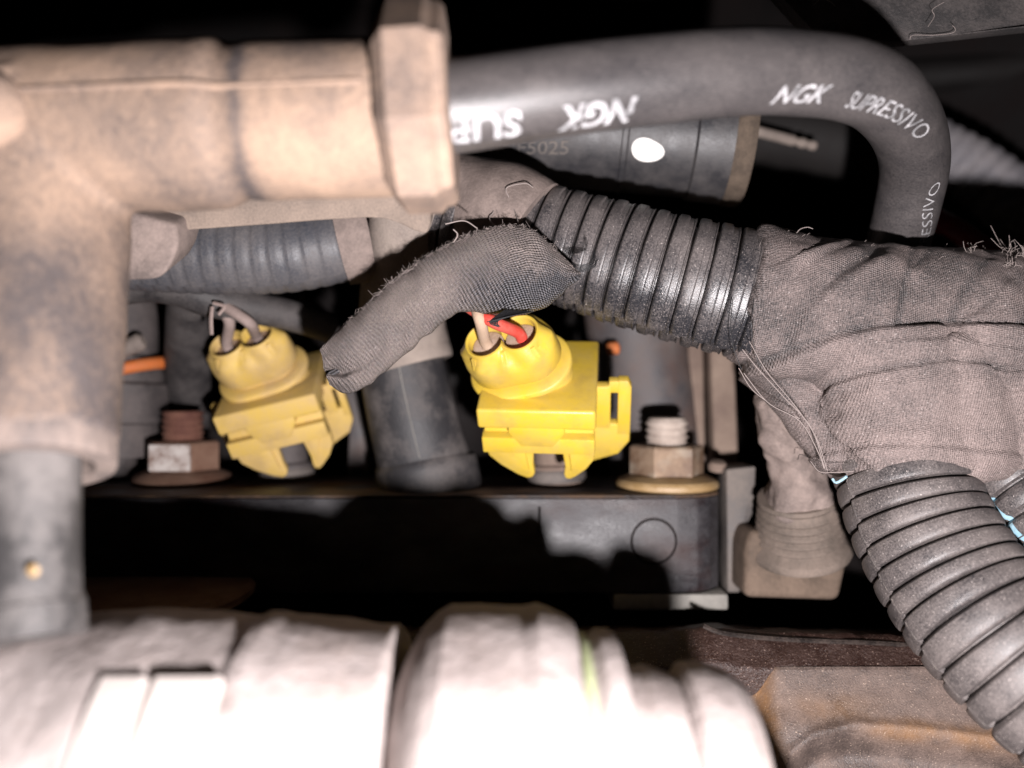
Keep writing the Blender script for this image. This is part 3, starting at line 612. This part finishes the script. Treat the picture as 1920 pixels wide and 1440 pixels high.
def connector(label, loc, rot, ym, wires, wings, lean):
    t = thing('injector_connector', label, 'connector', loc, 'yellow injector connectors'); t.rotation_euler = rot
    kw = dict(world=False); n = 96
    SM = Matrix.Translation((lean[2], lean[3], 0)) @ Matrix.Rotation(R_(lean[1]), 4, 'Y') @ Matrix.Rotation(R_(lean[0]), 4, 'X')
    def S_(ring): return [SM @ Vector(p) for p in ring]
    box = build(rbox((-.88, -.93, -.36), (.88, .93, 0), .05, 3), 'body', ym, t, angle=40, **kw)
    # leaning wire entry: neck, collar, drum with two bores
    build(loft(MB(), [S_([(x, y, z) for x, y in eight(.29, rr, n, .26)]) for z, rr in ((-.12, .43), (.16, .40), (.22, .39))]), 'neck', ym, t, angle=60, **kw)
    build(loft(MB(), [S_([(x, y, z) for x, y in stadium(.255, rr, n)]) for z, rr in ((.17, .42), (.18, .52), (.20, .55), (.27, .55), (.295, .525), (.30, .36))]), 'collar', ym, t, angle=45, **kw)
    rings = [S_([(x, y, z) for x, y in stadium(.25, rr, n)]) for z, rr in ((.29, .34), (.40, .345), (.425, .41), (.45, .45), (.47, .46), (.76, .46))]
    rings.append(S_([(x, y, .85) for x, y in stadium(.25, .44, n, .03, 8)]))
    rings.append(S_([(x, y, .94) for x, y in stadium(.25, .385, n, .11, 8)]))
    rings.append(S_([(x, y, 1.07) for x, y in eight(.25, .325, n, .20)])); rings.append(S_([(x, y, 1.11) for x, y in eight(.25, .305, n, .17)]))
    for z, rr in ((1.115, .285), (1.10, .262), (1.06, .25), (.80, .25)): rings.append(S_([(x, y, z) for x, y in eight(.255, rr, n, .06)]))
    sh_ = build(loft(MB(), rings), 'wire_shroud', ym, t, angle=40, **kw)
    for fx, fy, fa in ((-.42, -.24, 240), (0, -.20, 270), (.42, -.24, 300)):
        ca, sa = math.cos(R_(fa)), math.sin(R_(fa)); q = [(-.02, .02), (.06, .02), (.13, -.16), (-.02, -.16)]; fin = MB()
        b_ = [SM @ Vector((fx + ca * u_ - sa * w_, fy + sa * u_ + ca * w_, 1.05 + v_)) for w_ in (-.03, .03) for u_, v_ in q]
        fin.add(b_, [(0, 1, 2, 3), (7, 6, 5, 4), (0, 4, 5, 1), (1, 5, 6, 2), (2, 6, 7, 3), (3, 7, 4, 0)]); build(fin, 'shroud_fin', ym, sh_, **kw)
    for s_ in (-1, 1):
        m_ = lathe([(0, .01), (0, .22), (.12, .238), (.135, .20), (.14, .02)], (s_ * .255, 0, .83), axis=(0, 0, 1)); m_.v = [tuple(SM @ Vector(p)) for p in m_.v]
        build(m_, 'wire_seal', M['seal'], sh_, angle=50, **kw)
    # front: shadow gap, trapezoid rib, stepped band, skirt plate with a square notch
    build(prism([(-.42, -.925, -.30), (.42, -.925, -.30), (.42, -.925, -.44), (.24, -.925, -.70), (-.24, -.925, -.70), (-.42, -.925, -.44)], (0, .2, 0), .025, 2), 'front_rib', ym, box, **kw)
    o = [(-.80, -.34), (.84, -.34), (.86, -.80), (.84, -1.02), (.72, -1.20), (.56, -1.34), (.47, -1.40), (.40, -1.38), (.38, -1.30), (.40, -1.15), (.36, -.84), (-.08, -.84), (-.10, -1.15), (-.08, -1.30), (-.12, -1.38), (-.20, -1.40), (-.34, -1.34), (-.60, -1.16), (-.78, -.98), (-.84, -.78)]
    o = [(x, z if z > -.5 else z * 1.09) for x, z in o]
    sk_ = build(prism([(x, -.74, z) for x, z in o], (0, .15, 0), .02, 2), 'latch_skirt', ym, t, angle=40, **kw)
    build(rbox((-.84, -.90, -.86), (.86, -.66, -.56), .02, 2), 'skirt_band', ym, sk_, **kw)
    for x0, x1, x2 in ((-.52, -.22, -.16), (.46, .70, .50)): build(prism([(x0, -.80, -.80), (x1, -.80, -.80), (x2, -.80, -1.32)], (0, .3, 0), .02, 2), 'leg_pillar', ym, sk_, **kw)
    build(rbox((-.70, -.62, -.92), (.72, .60, -.30), .06, 3), 'lower_body', ym, t, **kw)
    # side latch frames: rails and bridges round an open slot
    for s_, w, y, top, bot in wings:
        W1 = MB()
        def bar(pts): prism([(s_ * x, y, z) for x, z in pts], (0, .16, 0), .022, 2, W1)
        e = .86 + w; iw = .86 + w * .42; ow = .86 + w * .62
        bar([(.80, top - .12), (iw - .10 * w, top - .12), (iw, top - .05), (iw, bot * .55), (.80, bot * .55)])
        bar([(ow, top), (e - .10 * w, top), (e, top - .12), (e, bot * .62), (ow, bot * .62)])
        prism([(s_ * (iw - .03), y + .01, top - .02), (s_ * (ow + .03), y + .01, top - .02), (s_ * (ow + .03), y + .01, top - .24), (s_ * (iw - .03), y + .01, top - .24)], (0, .14, 0), .02, 2, W1)
        prism([(s_ * .74, y + .008, bot * .50), (s_ * (e - .004), y + .008, bot * .50), (s_ * (e - .004), y + .008, bot * .70), (s_ * (e - .22 * w - .06), y + .008, bot * .86), (s_ * .62, y + .008, bot), (s_ * .46, y + .008, bot), (s_ * .44, y + .008, bot * .9), (s_ * .62, y + .008, bot * .6)], (0, .15, 0), .022, 2, W1)
        build(W1, 'latch_frame', ym, t, angle=40, **kw)
    Mi = (Matrix.Translation(loc) @ Matrix(t.rotation_euler.to_matrix()).to_4x4()).inverted()
    for (s_, wm, pts, rr) in wires:
        q = [SM @ Vector((s_ * .255, -.03, .88)), SM @ Vector((s_ * .255, 0, 1.10))] + [Mi @ P(*p) for p in pts]
        build(wire3(q, rr, 30, 14), 'wire', wm, t, angle=80, **kw)
    return t
connector('bright yellow two wire connector with one red wire, under the cloth flap', P(1013, 700, 12.3), (R_(37), R_(1), R_(-7)), M['yellow'],
          [(-1, M['beige'], [(900, 600, 11.0), (888, 570, 11.2), (872, 550, 11.4)], .085), (1, M['red'], [(930, 606, 11.0), (898, 588, 11.1), (860, 562, 11.3)], .088)],
          [(1, .54, -.14, -.02, -1.75)], (22, -15, -.22, -.05))
connector('dull dusty yellow connector with two grey wires, beside the rusty bolt', P(508, 716, 14.1), (R_(27), R_(-13.5), R_(1)), M['yellow_b'],
          [(-1, M['grey_wire'], [(430, 604, 12.8), (414, 580, 12.8), (400, 562, 12.8)], .09), (1, M['grey_wire'], [(468, 606, 12.6), (428, 578, 12.6), (402, 562, 12.7)], .09)],
          [(1, .34, -.2, -.10, -1.45), (-1, .26, -.2, -.10, -1.45)], (20, -4, -.02, 0))

# ================================================================== pipe between the connectors
vp = thing('vertical_pipe', 'dark rubber pipe with pale dusty upper sleeve, between the yellow connectors', 'pipe', P(800, 930, 13.2))
build(tube([(765, 370, 11.7, .55), (760, 450, 12.2, .58), (752, 560, 13.2, .68), (757, 640, 13.8, .78), (764, 680, 13.8, .80), (766, 688, 13.8, .78)], 60, 48), 'pale_sleeve', M['pale_rubber'], vp, angle=60)
vq = Path([(745, 640, 13.8, .73), (760, 720, 13.85, .75), (778, 800, 13.9, .78), (788, 840, 13.95, .80), (796, 870, 13.97, .83), (803, 905, 14.0, .86), (806, 925, 14.0, .86)], 80)
build(tube(vq, seg=48), 'rubber_tube', M['dark_pipe'], vp, angle=40)
build(tube([(797, 862, 13.97, .82), (798, 868, 13.97, .89), (804, 900, 14.0, .91), (808, 925, 14.02, .91)], 24, 48), 'base_collar', M['dark_pipe'], vp, angle=40)
build(wire3(vq.at(np.linspace(.4, 1.95, 30), np.full(30, R_(4)), .004), .010, 60, 6), 'mould_seam', M['lip'], vp)

# ================================================================== rail with its studs
rl = thing('fuel_rail', 'dark oily rail block with round cast mark, under the yellow connectors', 'rail', P(750, 1115, 12.9))
D = 12.9; zt = P(0, 931, D).z; zb = P(0, 1112, D).z
xl, xr = P(90, 0, D).x, P(1362, 0, D).x
outline = [(xl, D + .02), (P(600, 0, D).x, D), (P(1270, 0, D).x, D), (P(1310, 0, D).x, D + .05), (P(1335, 0, D).x, D + .18), (xr - .02, D + .42), (xr, D + .8), (xr, D + 2.6), (xl, D + 2.6)]
rb_ = build(prism([(x, y, zb) for x, y in outline], (0, 0, zt - zb - .03), .03, 2), 'rail_block', M['rail'], rl)
build(prism([(x, y - .004, zt - .028) for x, y in outline], (0, 0, .05), .02, 2), 'top_plate', M['rail_top'], rl)
lo = [(P(1150, 0, D).x, D - .01), (P(1366, 0, D).x, D + .0), (P(1366, 0, D).x, D + 1), (P(1150, 0, D).x, D + 1)]
build(prism([(x, y, zb - .28) for x, y in lo], (0, 0, .26), .04, 2), 'lower_lip', M['lip'], rl)
cc = P(1226, 1015, D); cc.y = D
circ = [cc + Vector((.36 * math.cos(a), -.004, .36 * math.sin(a))) for a in np.linspace(0, 2 * math.pi, 40)]
build(wire3(circ, .02, 90, 8), 'cast_mark', M['engine'], rb_, angle=60)
build(rbox((P(1009, 0, D).x, D - .012, P(0, 998, D).z), (P(1014, 0, D).x, D + .05, P(0, 950, D).z), .006, 1), 'scribed_tick', M['engine'], rb_)
def stud_nut(label, cx, d, zt, fr, hexr, hx_h, st_r, st_top, mats, name='flange_nut', mark=None):
    t = thing(name, label, 'nut', (P(cx, 0, d).x, d, zt)); p = Vector(t.location); fh = .24
    build(lathe([(0.002, fr * .96), (.03, fr), (.10, fr * 1.0), (.15, fr * .96), (fh, hexr * .98), (fh, hexr * .6)], p, axis=(0, 0, 1), seg=56), 'flange', mats[0], t, angle=30)
    build(lathe([(fh - .03, hexr), (fh + hx_h - .04, hexr), (fh + hx_h, hexr * .93), (fh + hx_h, st_r * .9)], p, axis=Vector((.18, 0, 1)) if False else (0, 0, 1), sides=6), 'hex', mats[1], t, angle=25)
    pr = []; z = fh + hx_h - .02; k = 0
    while z < st_top - .03: pr += [(z, st_r * .9), (z + .035, st_r), (z + .05, st_r), (z + .085, st_r * .9)]; z += .12
    pr += [(st_top - .02, st_r * .88), (st_top, st_r * .8), (st_top, .02)]
    build(lathe(pr, p, axis=(0, 0, 1), seg=40), 'threaded_stud', mats[2], t, angle=50)
    if mark: 
        m_ = rbox((p.x - .36, p.y - hexr * .90 - .012, p.z + fh + .02), (p.x + .36, p.y - hexr * .80, p.z + fh + hx_h - .03), .01, 1); build(m_, 'chalk_mark', M['chalk'], t)
    return t
stud_nut('tan rusty flange nut with threaded stud, beside the bright yellow connector', 1250, 13.85, zt + .025, .88, .64, .50, .37, 1.22, (M['nut_flange'], M['nut'], M['stud']))
stud_nut('dark rusty nut and stud with a white chalk mark, near the dull connector', 343, 14.6, zt + .025, .86, .66, .52, .37, 1.28, (M['rust_nut'], M['rust_nut'], M['rust']), mark=True)

# ================================================================== sensor boot under the tape
sb = thing('sensor_plug', 'dusty brown sensor plug with ribbed bellows, below the taped junction', 'sensor', P(1495, 1130, 13.1))
mb = tube([(1478, 745, 11.9, .46), (1476, 800, 12.1, .42), (1480, 850, 12.3, .34), (1492, 900, 12.45, .44), (1498, 945, 12.6, .56)], 50, 36)
me = remesh(mb, .05, 2); co = coords(me); nn = normals(me); setco(me, co + nn * (fbm(co, 2.2, 3, 8) * .09)[:, None]); finish(me, 'taped_sleeve', M['sleeve'], sb, angle=180)
pr = [(-.02, .50), (.0, .60), (.06, .615), (.10, .585)]
for k in range(5): pr += [(.16 + k * .12, .59 + k * .014), (.20 + k * .12, .625 + k * .016), (.235 + k * .12, .625 + k * .016), (.27 + k * .12, .59 + k * .014)]
pr += [(.80, .70), (.86, .78), (.95, .80), (1.0, .78)]
build(lathe(pr, P(1494, 930, 12.62), P(1502, 1060, 13.0), 56), 'bellows', M['bellows'], sb, angle=40)
bx = [(1398, 1020), (1412, 990), (1440, 1003), (1560, 1020), (1588, 1010), (1594, 1040), (1575, 1128), (1396, 1122)]
build(prism([P(x, y, 12.75) for x, y in bx], (0, 1.2, 0), .16, 4), 'plug_body', M['sensor'], sb)

# ================================================================== bracket and background runners
bk = thing('support_bracket', 'narrow grey upright bracket at the end of the rail', 'bracket', P(1390, 1110, 13.6))
build(prism([P(x, y, 13.5) for x, y in [(1362, 880), (1418, 874), (1414, 960), (1398, 990), (1388, 1112), (1364, 1112)]], (0, .7, 0), .04, 2), 'upright', M['bracket'], bk)
build(lathe([(0, .16), (.08, .17), (.14, .12), (.15, .02)], P(1345, 880, 13.9), axis=(0, -.3, 1)), 'rivet', M['strip'], bk)
rn = thing('intake_runner', 'dark grey curved intake runner behind the tan nut', 'intake pipe', P(1215, 900, 16))
build(tube([(1175, 480, 15.6, .95), (1190, 620, 15.7, .95), (1215, 760, 15.8, .92), (1240, 960, 16.0, .92)], 40, 48), 'runner_tube', M['runner'], rn, angle=60)
build(lathe([(0, .08), (.05, .12), (.2, .12), (.24, .06)], P(1138, 655, 14.6), P(1160, 652, 14.6)), 'orange_plug', M['orange'], rn)
for lab, xs, dd_ in (('thin brown metal strip behind the conduit, beside the runner', [(1288, 560), (1318, 560), (1324, 880), (1296, 880)], 15.4), ('wider brown ribbed strip standing left of the sensor plug', [(1328, 560), (1374, 560), (1386, 882), (1340, 882)], 15.0)):
    st = thing('metal_strip', lab, 'metal strip', P(xs[2][0], 880, dd_), 'brown strips behind the conduit')
    build(prism([P(x, y, dd_) for x, y in xs], (0, .5, 0), .06, 3), 'strip', M['strip'], st)
# dark clutter beyond, deep in the bay
cl = thing('manifold_casting', 'dark manifold casting filling the gap behind the connectors', 'manifold', P(900, 900, 18))
mb = MB(); rings = []
for i in range(40):
    x = -9 + 18 * i / 39; rings.append([(x, 17.5 + .9 * math.sin(x * 1.3) + .5 * noise.noise(Vector((x, z, 3))) + .05 * z * z, z) for z in np.linspace(-6, 3, 22)])
loft(mb, rings, close=False)
mbx = mb; build(mbx, 'casting_face', M['engine'], cl, angle=180)

# ================================================================== left side: hose, loom and injector
lh = thing('ribbed_hose', 'blue grey finely ribbed hose under the tan boot', 'hose', P(480, 475, 12))
profh = [(0, .985), (.12, 1.0), (.5, 1.0), (.65, .99), (.78, .98), (.9, .978)]
mb, hp = ribtube([(230, 470, 12.2, .62), (400, 474, 12.2, .66), (520, 472, 12.25, .66), (600, 462, 12.3, .64), (650, 452, 12.35, .62)], .235, profh, 64, slit=R_(-60), shift=.5, lip=.97)
build(mb, 'ribbed_tube', M['hose'], lh, angle=30)
build(tube([(640, 455, 12.33, .66), (665, 450, 12.35, .67), (690, 446, 12.4, .64), (698, 444, 12.4, .55)], 20, 40), 'end_sleeve', M['sleeve'], lh, angle=50)
ll = thing('black_loom', 'black cloth wrapped loom feeding the dull yellow connector', 'loom', P(350, 560, 13))
build(tube([(180, 540, 12.6, .34), (260, 528, 12.6, .34), (330, 530, 12.6, .36), (390, 556, 12.7, .32), (450, 572, 12.9, .28), (540, 590, 13.3, .26), (620, 615, 13.8, .26)], 60, 32), 'upper_branch', M['loom_black'], ll, angle=60)
build(tube([(345, 540, 12.9, .30), (352, 610, 13.9, .42), (352, 700, 15.0, .46), (356, 780, 15.9, .42), (358, 830, 16.4, .36)], 40, 32, rfun=lambda s, th: 1 - .25 * np.abs(np.cos(th))), 'dropping_branch', M['loom_black'], ll, angle=60)
for px in ([(398, 575, 12.3), (396, 600, 12.3), (397, 628, 12.3)], [(400, 568, 12.3), (420, 575, 12.3), (410, 590, 12.3)]): thread(ll, px, .03, M['grey_wire'], name='cut_strand')
ij = thing('fuel_injector', 'dark fuel injector with orange sealing ring, beside the boot leg', 'injector', P(240, 880, 15))
build(lathe([(0, .45), (.5, .45), (.55, .8), (1.15, .82), (1.2, .95), (1.9, .95), (1.95, .86), (2.4, .86), (2.45, .7), (3.2, .66), (3.9, .5)], P(205, 905, 15), P(228, 560, 15), 48), 'injector_body', M['injector'], ij, angle=30)
m_ = MB(); c0 = P(222, 700, 14.9); pts = [c0 + Vector((math.cos(a) * .88, -math.sin(a) * .75, .22 * math.cos(a) - .02)) for a in np.linspace(-.3, math.pi + .3, 20)]
build(wire3(pts, .12, 40, 12), 'orange_ring', M['orange'], ij, angle=80)
build(rbox(P(222, 664, 14.0), P(257, 640, 14.3), .05, 2) if False else lathe([(0, .1), (.1, .16), (.5, .16), (.56, .1)], P(215, 662, 14.2), P(260, 642, 14.2)), 'pale_clip', M['pale_rubber'], ij)
build(lathe([(0, .3), (.05, .34), (.6, .36), (.66, .3)], P(215, 600, 15.2), P(300, 575, 15.2)), 'side_branch', M['strip'], ij)

def injector_under(label, px, y0, y1, d, m):
    t = thing('fuel_injector', label, 'injector', P(px, y1, d))
    A_, B_ = P(px, y1, d), P(px - 6, y0, d); L_ = (B_ - A_).length
    build(lathe([(0, .34), (.25 * L_, .34), (.28 * L_, .46), (.5 * L_, .47), (.53 * L_, .40), (.8 * L_, .40), (L_, .36)], A_, B_, 40), 'injector_body', m, t, angle=30)
    build(lathe([(.30 * L_, .48), (.34 * L_, .52), (.42 * L_, .52), (.46 * L_, .48)], A_, B_, 40), 'retaining_ring', M['bracket'], t, angle=40)
injector_under('black injector body showing in the notch of the dull yellow connector', 540, 790, 950, 15.0, M['injector'])
injector_under('brown injector body showing in the notch of the bright yellow connector', 1046, 800, 945, 14.2, M['strip'])
hb = thing('heat_shield', 'dim grey plate edge behind the dull connector, next to the rubber pipe', 'plate', P(665, 890, 15.6))
build(prism([P(x, y, 15.6) for x, y in [(640, 700), (668, 706), (690, 800), (694, 900), (650, 905), (655, 800)]], (0, .3, 0), .04, 2), 'shield_plate', M['runner'], hb)
wb = thing('background_wire', 'thin dark wire drooping behind the two yellow connectors', 'wire', P(640, 600, 16.5))
build(tube([(560, 560, 16.5, .12), (640, 640, 16.5, .12), (700, 800, 16.6, .12), (720, 960, 16.8, .12)], 30, 12), 'insulation', M['injector'], wb, angle=80)
# ================================================================== top right background
pn = thing('plastic_panel', 'black dusty plastic panel along the top edge above the cable bend', 'panel', P(1800, 60, 11.2))
build(prism([P(1400, -80, 11.6), P(1520, 55, 11.4), P(1672, 79, 11.2), P(1790, 66, 11.1), P(1960, 47, 11.0), P(2400, 10, 11.0), P(2400, -150, 11.3)], (0, .35, .05), .02, 2), 'panel_sheet', M['panel'], pn)
for px in ([(1706, 74, 11.12), (1712, 66, 11.1), (1750, 66, 11.1), (1785, 62, 11.08), (1792, 55, 11.08), (1786, 48, 11.1)], [(1525, 10, 11.3), (1540, -2, 11.3), (1558, 4, 11.3), (1566, 12, 11.28)], [(1740, 50, 11.1), (1752, 30, 11.12), (1748, 18, 11.12), (1770, 4, 11.12)]):
    thread(pn, [(x, y, d - .05) for x, y, d in px], .004, M['fibre'], name='dust_thread')
for x, y in ((1836, 41), (1600, 43), (1765, 59)): build(lathe([(0, .03), (.012, .02), (.018, .004)], P(x, y, 11.02), axis=(0, -1, 0), seg=10), 'dust_fleck', M['fibre_pale'], pn)
bh = thing('background_hose', 'blurred grey blue hose sloping down behind the cable bend', 'hose', P(1850, 340, 18))
profb = [(0, .96), (.2, 1.0), (.6, 1.0), (.8, .95)]
mb, _ = ribtube([(1600, 170, 19, .62), (1720, 260, 18.5, .66), (1830, 325, 18, .70), (1930, 405, 17.5, .72), (2040, 500, 17, .72)], .3, profb, 48)
build(mb, 'ribbed_tube', M['bg_hose'], bh, angle=40)
rw = thing('red_wire', 'dark red wire crossing behind the taped junction', 'wire', P(1780, 430, 14))
build(tube([(1690, 350, 15, .2), (1745, 405, 14.5, .2), (1800, 436, 14, .2), (1880, 500, 13.6, .2)], 30, 16), 'insulation', M['darkred'], rw, angle=80)
rod = thing('pale_rod', 'thin sand coloured rod poking out behind the black plug', 'rod', P(1460, 255, 15.5))
build(lathe([(0, .09), (.02, .10), (1.0, .10), (1.03, .07), (1.08, .07), (1.12, .095), (1.22, .095), (1.26, .06), (1.32, .09), (1.42, .09), (1.46, .05)], P(1395, 240, 15.5), P(1535, 276, 15.5), 20), 'rod_shaft', M['pale_rubber'], rod, angle=40)
bp = thing('background_pipe', 'dim brown pipe crossing deep behind, under the plastic panel', 'pipe', P(1800, 140, 21))
build(tube([(1640, 150, 22, .45), (1800, 138, 21.5, .45), (1990, 120, 21, .45)], 20, 24), 'pipe_wall', M['black'], bp, angle=80)
bc = thing('background_cylinder', 'dim grey cylinder behind the arch of the cable', 'cylinder', P(1550, 270, 17))
build(tube([(1395, 245, 17, .8), (1500, 255, 17, .8), (1640, 285, 17, .8), (1660, 290, 17, .5)], 20, 32), 'cylinder_wall', M['black'], bc, angle=60)

# ================================================================== rusty casting, lower right
cs = thing('rusty_casting', 'rust stained metal casting with oily brown upper lip, under the fat conduit', 'casting', P(1600, 1440, 10.5))
def smoothstep(x, a, b): t = np.clip((x - a) / (b - a), 0, 1); return t * t * (3 - 2 * t)
def zc(y, d): return (720 - y) * K * d
def sheet(prof, x0, x1, nx, mat_, name, fn=None, sub=10):
    pr = np.array(prof, float); s = np.concatenate([[0], np.cumsum(np.linalg.norm(np.diff(pr, axis=0), axis=1))]); q = np.linspace(0, s[-1], sub)
    q = np.unique(np.concatenate([q, s])); py = np.interp(q, s, pr[:, 0]); pz_ = np.interp(q, s, pr[:, 1]); rings = []
    for i in range(nx):
        x = x0 + (x1 - x0) * i / (nx - 1); r = [Vector((x, a, b)) for a, b in zip(py, pz_)]
        if fn: r = [fn(v) for v in r]
        rings.append(r)
    mb = MB(); loft(mb, rings, close=False); q_ = proj(np.array(mb.v))
    ex = np.interp(q_[:, 0], [1440, 1480, 1530, 1600, 1700, 1900, 2100], [1600, 1425, 1390, 1372, 1378, 1402, 1430])
    ru = np.clip(1.1 * np.exp(-((q_[:, 0] - 1425 - .12 * (q_[:, 1] - 1280)) / 22) ** 2) + .75 * np.exp(-((q_[:, 1] - ex + 8) / 20) ** 2) * smoothstep(q_[:, 0], 1580, 1700) + .35 * np.exp(-((q_[:, 1] - 1330) / 30) ** 2) * np.exp(-((q_[:, 0] - 1560) / 80) ** 2), 0, 1)
    return build(mb, name, mat_, cs, angle=50, attrs={'rust': ru})
lipf = [(13.0, zc(1178, 12.6) - .1), (11.55, zc(1186, 11.5)), (11.42, zc(1196, 11.42)), (11.30, zc(1212, 11.3)), (11.05, zc(1248, 11.05)), (11.02, zc(1256, 11.02)), (11.1, zc(1360, 11.1))]
def bend(v):
    px = v.x / (v.y * K) + 960; k = max(0, (1420 - px)) / 150
    return v + Vector((0, 0, .05 * noise.noise(Vector((v.x * 2, v.y * 3, 0))) + .05 * noise.noise(Vector((v.x * 6, v.y * 6, 4))) * .5 + .07 * max(0, 1 - abs(px - 1330) / 60) - .05 * max(0, (px - 1350) / 400)))
sheet(lipf, -3.0, 9.5, 220, M['cast_lip'], 'upper_lip', bend, 24)
face = [(11.02, zc(1250, 11.02)), (10.98, zc(1256, 10.98)), (10.8, zc(1300, 10.8)), (10.5, zc(1370, 10.5)), (10.2, zc(1440, 10.2)), (9.6, zc(1600, 9.6)), (9.5, zc(1750, 9.5))]
def recess(v):
    px = v.x / (v.y * K) + 960; py = 720 - v.z / (v.y * K)
    edge = np.interp(px, [1440, 1480, 1530, 1600, 1700, 1900, 2100], [1600, 1425, 1390, 1372, 1378, 1402, 1430])
    k = 1 / (1 + math.exp(-(py - edge) / 3)); lft = 1 / (1 + math.exp((px - 1440) / 7))
    h = -.42 * (1 / (1 + math.exp(-(py - edge - 14) / 6))) + .05 * math.exp(-((py - edge + 12) / 12) ** 2) - .30 * lft + .05 * math.exp(-(((px - 1500) / 55) ** 2 + ((py - 1365) / 30) ** 2))
    return v + Vector((0, -.75, .65)).normalized() * (h + .012 * noise.noise(v * 1.2) + .006 * noise.noise(v * 6))
sheet(face, P(1330, 0, 10.9).x, 10.5, 260, M['cast'], 'face', recess, 110)
gk = [P(x, y, 11.36) for x, y in [(1318, 1172), (1345, 1184), (1380, 1192), (1450, 1196), (1540, 1201), (1640, 1207), (1760, 1213), (1900, 1220)]]
build(wire3([g + Vector((0, 0, .02 * random.uniform(-1, 1))) for g in gk], .035, 80, 6), 'gasket_edge', M['gasket'], cs)
bd = thing('round_boss', 'dim reddish brown round boss in the dark, beside the coil tower', 'boss', P(300, 1120, 12))
build(lathe([(0, 1.6), (.12, 1.62), (.2, 1.55), (.22, .02)], P(280, 1118, 12.6), axis=(0, -.06, 1), seg=64), 'boss_disc', M['rust_nut'], bd, angle=40)

# ================================================================== bright foreground coupling
fc = thing('hose_coupling', 'pale dusty pipe coupling, washed out by the flash along the bottom edge', 'pipe coupling', P(700, 1460, 6.3))
dF = 6.6
def fl_(parts, y0=1462, y1=1470): pass
FA, FB = P(-200, 1500, 7.35), P(1500, 1492, 7.35)
FL = (FB - FA).length; fz2 = (FB - FA).normalized()
def ft(px): return (px + 200) / 1700 * FL
def R6(ytop, px):        # radius so that the silhouette top shows at ytop
    c = FA.lerp(FB, (px + 200) / 1700); D_ = math.hypot(c.y, c.z); ang_c = math.atan2(-c.z, c.y); ang_t = math.atan((ytop - 720) * K); return D_ * math.sin(ang_c - ang_t)
def seg_(name, rows, m, rough=.0, sub=1):
    pr = []
    for (x, y) in rows: pr.append((ft(x), R6(y, x)))
    mb = MB(); lathe(pr, FA, FB, 96, mb); me = mb.mesh(name)
    return me
def dense(rows, n=60):
    xs = [r[0] for r in rows]; X_ = np.unique(np.concatenate([np.linspace(xs[0], xs[-1], n), xs])); return [(x, float(np.interp(x, xs, [r[1] for r in rows]))) for x in X_]
def seg2(name, rows, m, amp=.02):
    me = seg_(name, dense(rows), m); co = coords(me); me.update(); nn = normals(me)
    if amp: setco(me, co + nn * (fbm(co, 1.6, 3, 2) * amp)[:, None])
    return finish(me, name, m, fc, angle=50)
seg2('main_pipe', [(-150, 1156), (60, 1154), (140, 1150), (270, 1139), (320, 1142), (470, 1152), (488, 1143), (510, 1144), (540, 1152), (640, 1160), (735, 1168), (744, 1178), (746, 1300)], M['front'], .03)
seg2('sleeve', [(749, 1300), (752, 1240), (768, 1205), (790, 1172), (815, 1148), (842, 1133), (900, 1131), (980, 1137), (1010, 1131), (1035, 1140), (1062, 1152), (1078, 1163), (1084, 1180), (1085, 1300)], M['front2'], .02)
seg2('green_ring', [(1084, 1300), (1086, 1186), (1092, 1182), (1104, 1186), (1106, 1300)], M['green'], 0) 
seg2('nipple', [(1100, 1300), (1102, 1196), (1115, 1186), (1125, 1178), (1145, 1178), (1160, 1186), (1170, 1204), (1172, 1226), (1164, 1300)], M['front2'], .01)
seg2('stem', [(1160, 1300), (1168, 1246), (1200, 1248), (1215, 1245), (1240, 1252), (1268, 1262), (1275, 1275), (1275, 1320)], M['front2'], .01)
seg2('end_block', [(1272, 1320), (1276, 1262), (1290, 1240), (1320, 1238), (1370, 1254), (1398, 1276), (1408, 1302), (1412, 1370), (1405, 1390)], M['front2'], .01)
build(tube([(1180, 1640, 7.3, .70), (1300, 1600, 7.2, .72), (1370, 1590, 7.1, .72), (1440, 1640, 7.0, .7), (1480, 1750, 6.9, .68)], 40, 48), 'lower_hose', M['front2'], fc, angle=60)
# raised clip saddle with two ribs
def saddle(x0, x1, a0, a1, dr, name, m):
    z, f_, u_ = rotz_basis(fz2); sgn = 1 if u_.z > 0 else -1; mb = MB(); 
    def pt(x, a, r): c = FA + z * ft(x); return c + (f_ * math.cos(a) + u_ * sgn * math.sin(a)) * r
    th = np.radians(np.linspace(a0, a1, 24)); r0 = R6(1146, (x0 + x1) / 2); rings = []
    for x, r in ((x0, r0 - .05), (x0, r0 + dr * .7), (x0 + 5, r0 + dr), (x1 - 5, r0 + dr), (x1, r0 + dr * .7), (x1, r0 - .05)): rings.append([pt(x, a, r - .1)for a in th[:1]] + [pt(x, a, r) for a in th] + [pt(x, a, r - .1) for a in th[-1:]])
    loft(mb, rings, close=False); return build(mb, name, m, fc, angle=40)
saddle(288, 366, -60, 57, .10, 'clip_band', M['clip']); saddle(376, 488, -60, 57, .10, 'clip_band', M['clip'])
